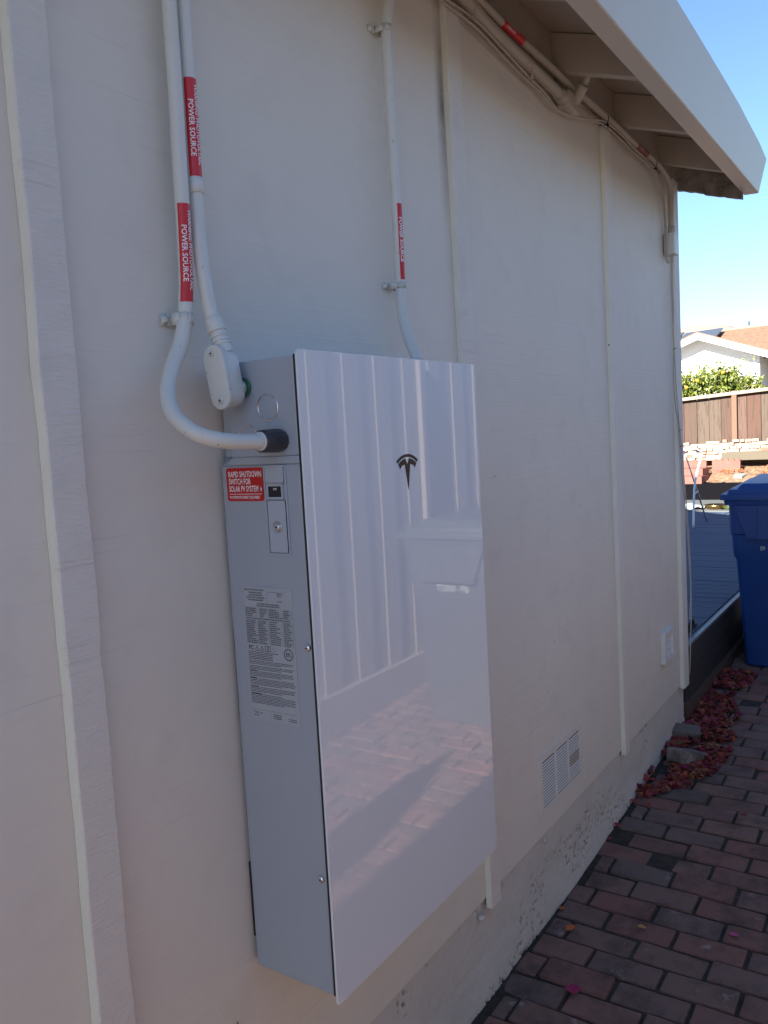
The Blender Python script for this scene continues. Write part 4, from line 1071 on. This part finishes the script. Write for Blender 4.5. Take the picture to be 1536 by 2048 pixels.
# ------------------------------------------------------------------ side fence (seen in the glass) and added shadow blocker
M_fw2 = mat('pale_fence_board', (.30,.27,.25), .85)
vv = coords(M_fw2, (9, 9, .8), 'Position'); g = ntex(M_fw2, 3, vv, 6, .6, 1)
setc(M_fw2, mix(M_fw2, (.36,.32,.295), (.22,.19,.175), g)); setn(M_fw2, bump(M_fw2, g, .004))
sf = thing('side_fence', 'tall weathered fence of overlapping boards along the side path, seen reflected in the glass', 'fence')
b = MB(); x = -3.0; k = 0; random.seed(8)
while x < 10:
    b.box(x, x+.175, -2.01, -1.99, -.50, 1.45, .003); b.box(x+.155, x+.305, -1.988, -1.979, -.50, 1.45, .0015); x += .30
b.obj('board_panel', M_fw2, sf)
b = MB(); b.box(-3, 10, -2.02, -1.95, -.62, -.36, .004); b.obj('kick_board', M_fw2, sf)
for x in (-2.2, .5, 3.30, 6.0):
    b = MB(); b.box(x, x+.05, -1.978, -1.945, -.62, 1.4, .004); b.obj('post', M_fw2, sf)

pr = thing('shadow_blocker', 'added unseen umbrella standing on the path behind the viewer', 'blocker')  # out of view, added only to cast the viewer's shadow on the path
ul_ = lambda z: (-2.2, -1.08+.13*(z+.6), z)
b = MB(); b.tube([ul_(-.58), ul_(1.80)], .02, 14); b.obj('blocker_pole', M_zinc, pr)
b = MB(); b.tube([ul_(z) for z in (.35,.4,.7,1.05,1.4,1.62,1.76)], .1, 14, True, [.07,.095,.11,.12,.11,.07,.02], wob=.05); b.obj('blocker_head', mat('canvas', (.30,.28,.25), .9), pr)
b = MB(); b.cyl((-2.2,-1.08,-.605),(-2.2,-1.08,-.53),.24,28,.22,.01); b.obj('base', M_found, pr)
nb = thing('next_house', 'plain stucco house next door beyond the side fence', 'house')
b = MB(); b.box(-9, 7.5, -9, -4.3, -.7, 2.3); b.obj('wall', mat('next_stucco', (.30,.31,.33), .9), nb)
b = MB(); b.hexa([(-9.3,-4.2,1.98),(7.8,-4.2,1.98),(7.8,-7.5,3.1),(-9.3,-7.5,3.1),(-9.3,-4.2,2.1),(7.8,-4.2,2.1),(7.8,-7.5,3.2),(-9.3,-7.5,3.2)]); b.obj('roof', M_shingle, nb)

# ------------------------------------------------------------------ fallen leaves and loose pavers
M_petal = mat('fallen_petal', (.3,.05,.05), .75)
geo = N(M_petal, 'ShaderNodeNewGeometry'); setc(M_petal, ramp(M_petal, geo.outputs['Random Per Island'], [(0,(.20,.022,.020)),(.15,(.28,.045,.026)),(.3,(.15,.010,.030)),(.45,(.30,.085,.03)),(.55,(.09,.035,.02)),(.64,(.24,.03,.028)),(.74,(.25,.014,.085)),(.84,(.30,.14,.045)),(.92,(.06,.03,.02)),(1,(.22,.014,.06))]))
BS(M_petal).inputs['Subsurface Weight'].default_value = 0
def leafverts(b, c0, s_, tilt, az):
    # cupped heart-shaped bract, one island
    pts = [(0,-1),(.55,-.55),(.8,0),(.45,.75),(0,1.05),(-.45,.75),(-.8,0),(-.55,-.55)]
    M_ = Matrix.Rotation(az, 3, 'Z') @ Matrix.Rotation(tilt, 3, 'X')
    ctr_ = b.b.verts.new(c0 + M_ @ Vector((0,0,0)))
    vs = [b.b.verts.new(c0 + M_ @ Vector((x*s_, y*s_, (x*x*.45+y*y*.15)*s_))) for x, y in pts]
    for k in range(8): b.b.faces.new((ctr_, vs[k], vs[(k+1) % 8])).smooth = True
random.seed(77)
b = MB(); cnt = 0
def heap(x, y):
    # pile outline: along the wall x 2.30..4.0, y to about -.28; returns height or None
    if x < 2.25 or x > 3.95: return None
    lim = -.02 - .25*math.sin(math.pi*min(1, max(0, (x-2.25)/1.15)))**.6 if x < 3.05 else -.18-.04*math.sin((x-3.05)*9)
    if y < lim: return None
    if 3.95-x < .0: return None
    t = min(1, (y-lim)/.10)
    return .028*t*(.6+.4*noise.noise(Vector((x*6,y*6,0))))
for k in range(4600):
    x, y = random.uniform(2.25,3.95), random.uniform(-.32, .0)
    h = heap(x, y)
    if h is None: continue
    if noise.noise(Vector((x*6,y*12,7))) < -.17: continue
    leafverts(b, Vector((x, y, gz(x)+.004+max(0,h)*random.random()+.004)), random.uniform(.009,.019), random.gauss(0,.55), random.uniform(0,6.28))
tag(b.obj('leaf_pile', M_petal, keep_normals=True), 'drift of fallen red, orange and magenta bougainvillea leaves against the wall foot by the corner', 'leaves', kind='stuff')
LC = {'magenta': (.30,.01,.09), 'red': (.30,.02,.02), 'orange': (.45,.12,.03), 'yellow': (.42,.22,.06), 'pink': (.42,.06,.22), 'purple': (.20,.015,.09)}
leaves = [(1.03,-.20,'magenta',.027,'large magenta leaf lying on a brick at the bottom of the photo'),
 (1.30,-.09,'orange',.018,'orange leaf on a grey brick close to the wall foot, left of the yellowish one'),
 (1.41,-.28,'yellow',.014,'yellowish curled leaf on the bricks between the orange leaf and the pink one'),
 (1.50,-.53,'pink',.014,'small pink leaf near the right edge of the photo on the bricks'),
 (1.39,-.025,'orange',.014,'brownish orange leaf tucked in the gap at the wall foot'),
 (1.99,-.015,'red',.014,'red leaf at the wall foot, second red one below the leaf drift'),
 (1.88,-.02,'red',.011,'small dark red leaf at the wall foot, lowest of three red ones'),
 (2.20,-.015,'red',.016,'bright red leaf at the wall foot, nearest below the leaf drift'),
 (2.20,-.075,'red',.012,'small red leaf on a whitish brick just off the wall foot'),
 (2.27,-.42,'red',.018,'dull red leaf on the bricks toward the right edge of the photo'),
 (2.42,-.03,'red',.017,'flat red leaf at the tip of the leaf drift'),
 (2.76,-.24,'yellow',.015,'yellow orange leaf alone just right of the leaf drift'),
 (3.30,-.22,'purple',.018,'purple magenta leaf on the bricks right of the drift, near the bin')]
for x, y, c_, s_, lb in leaves:
    b = MB(); leafverts(b, Vector((0,0,.003)), s_, .15, random.uniform(0,6.28))
    o = b.obj('fallen_leaf', mat('leaf_'+c_, LC[c_], .7), keep_normals=True); o.location = (x, y, gz(x)+.002)
    tag(o, lb, 'leaf', 'single fallen leaves on the bricks')
b = MB(); b.box(3.22, 3.25, .07, .10, -.155, -.120, .008); b.b.free()
M_loose = mat('loose_paver_grey', (.19,.175,.165), .9)
vv = coords(M_loose, kind='Object'); setc(M_loose, mix(M_loose, (.19,.16,.14), (.125,.105,.095), ntex(M_loose, 18, vv, 6))); setn(M_loose, bump(M_loose, ntex(M_loose, 90, vv, 5), .003))
M_loose2 = mat('loose_paver_worn', (.21,.17,.155), .9)
vv = coords(M_loose2, kind='Object'); setc(M_loose2, mix(M_loose2, (.12,.10,.09), (.26,.235,.22), ramp(M_loose2, ntex(M_loose2, 14, vv, 6, .7), [(.45,(0,0,0)),(.62,(1,1,1))]))); setn(M_loose2, bump(M_loose2, ntex(M_loose2, 90, vv, 5), .003))
for (x, y, dz, rx, ry, rz, lb, ml, hl) in ((2.93,-.045,.018,.06,-.10,.25,'loose grey paver lying flat among fallen leaves against the wall',M_loose,.085),(2.66,-.115,.026,.28,.10,1.05,'loose tipped paver with a whitish worn end, in front of the flat grey one',M_loose2,.10)):
    b = MB(); b.box(-.048,.048,-hl*.75,hl*.75,-.028,.028,.006); o = b.obj('loose_paver', ml); o.location = (x, y, gz(x)+dz); o.rotation_euler = (rx, ry, rz); tag(o, lb, 'paver', 'loose pavers in the leaf drift')
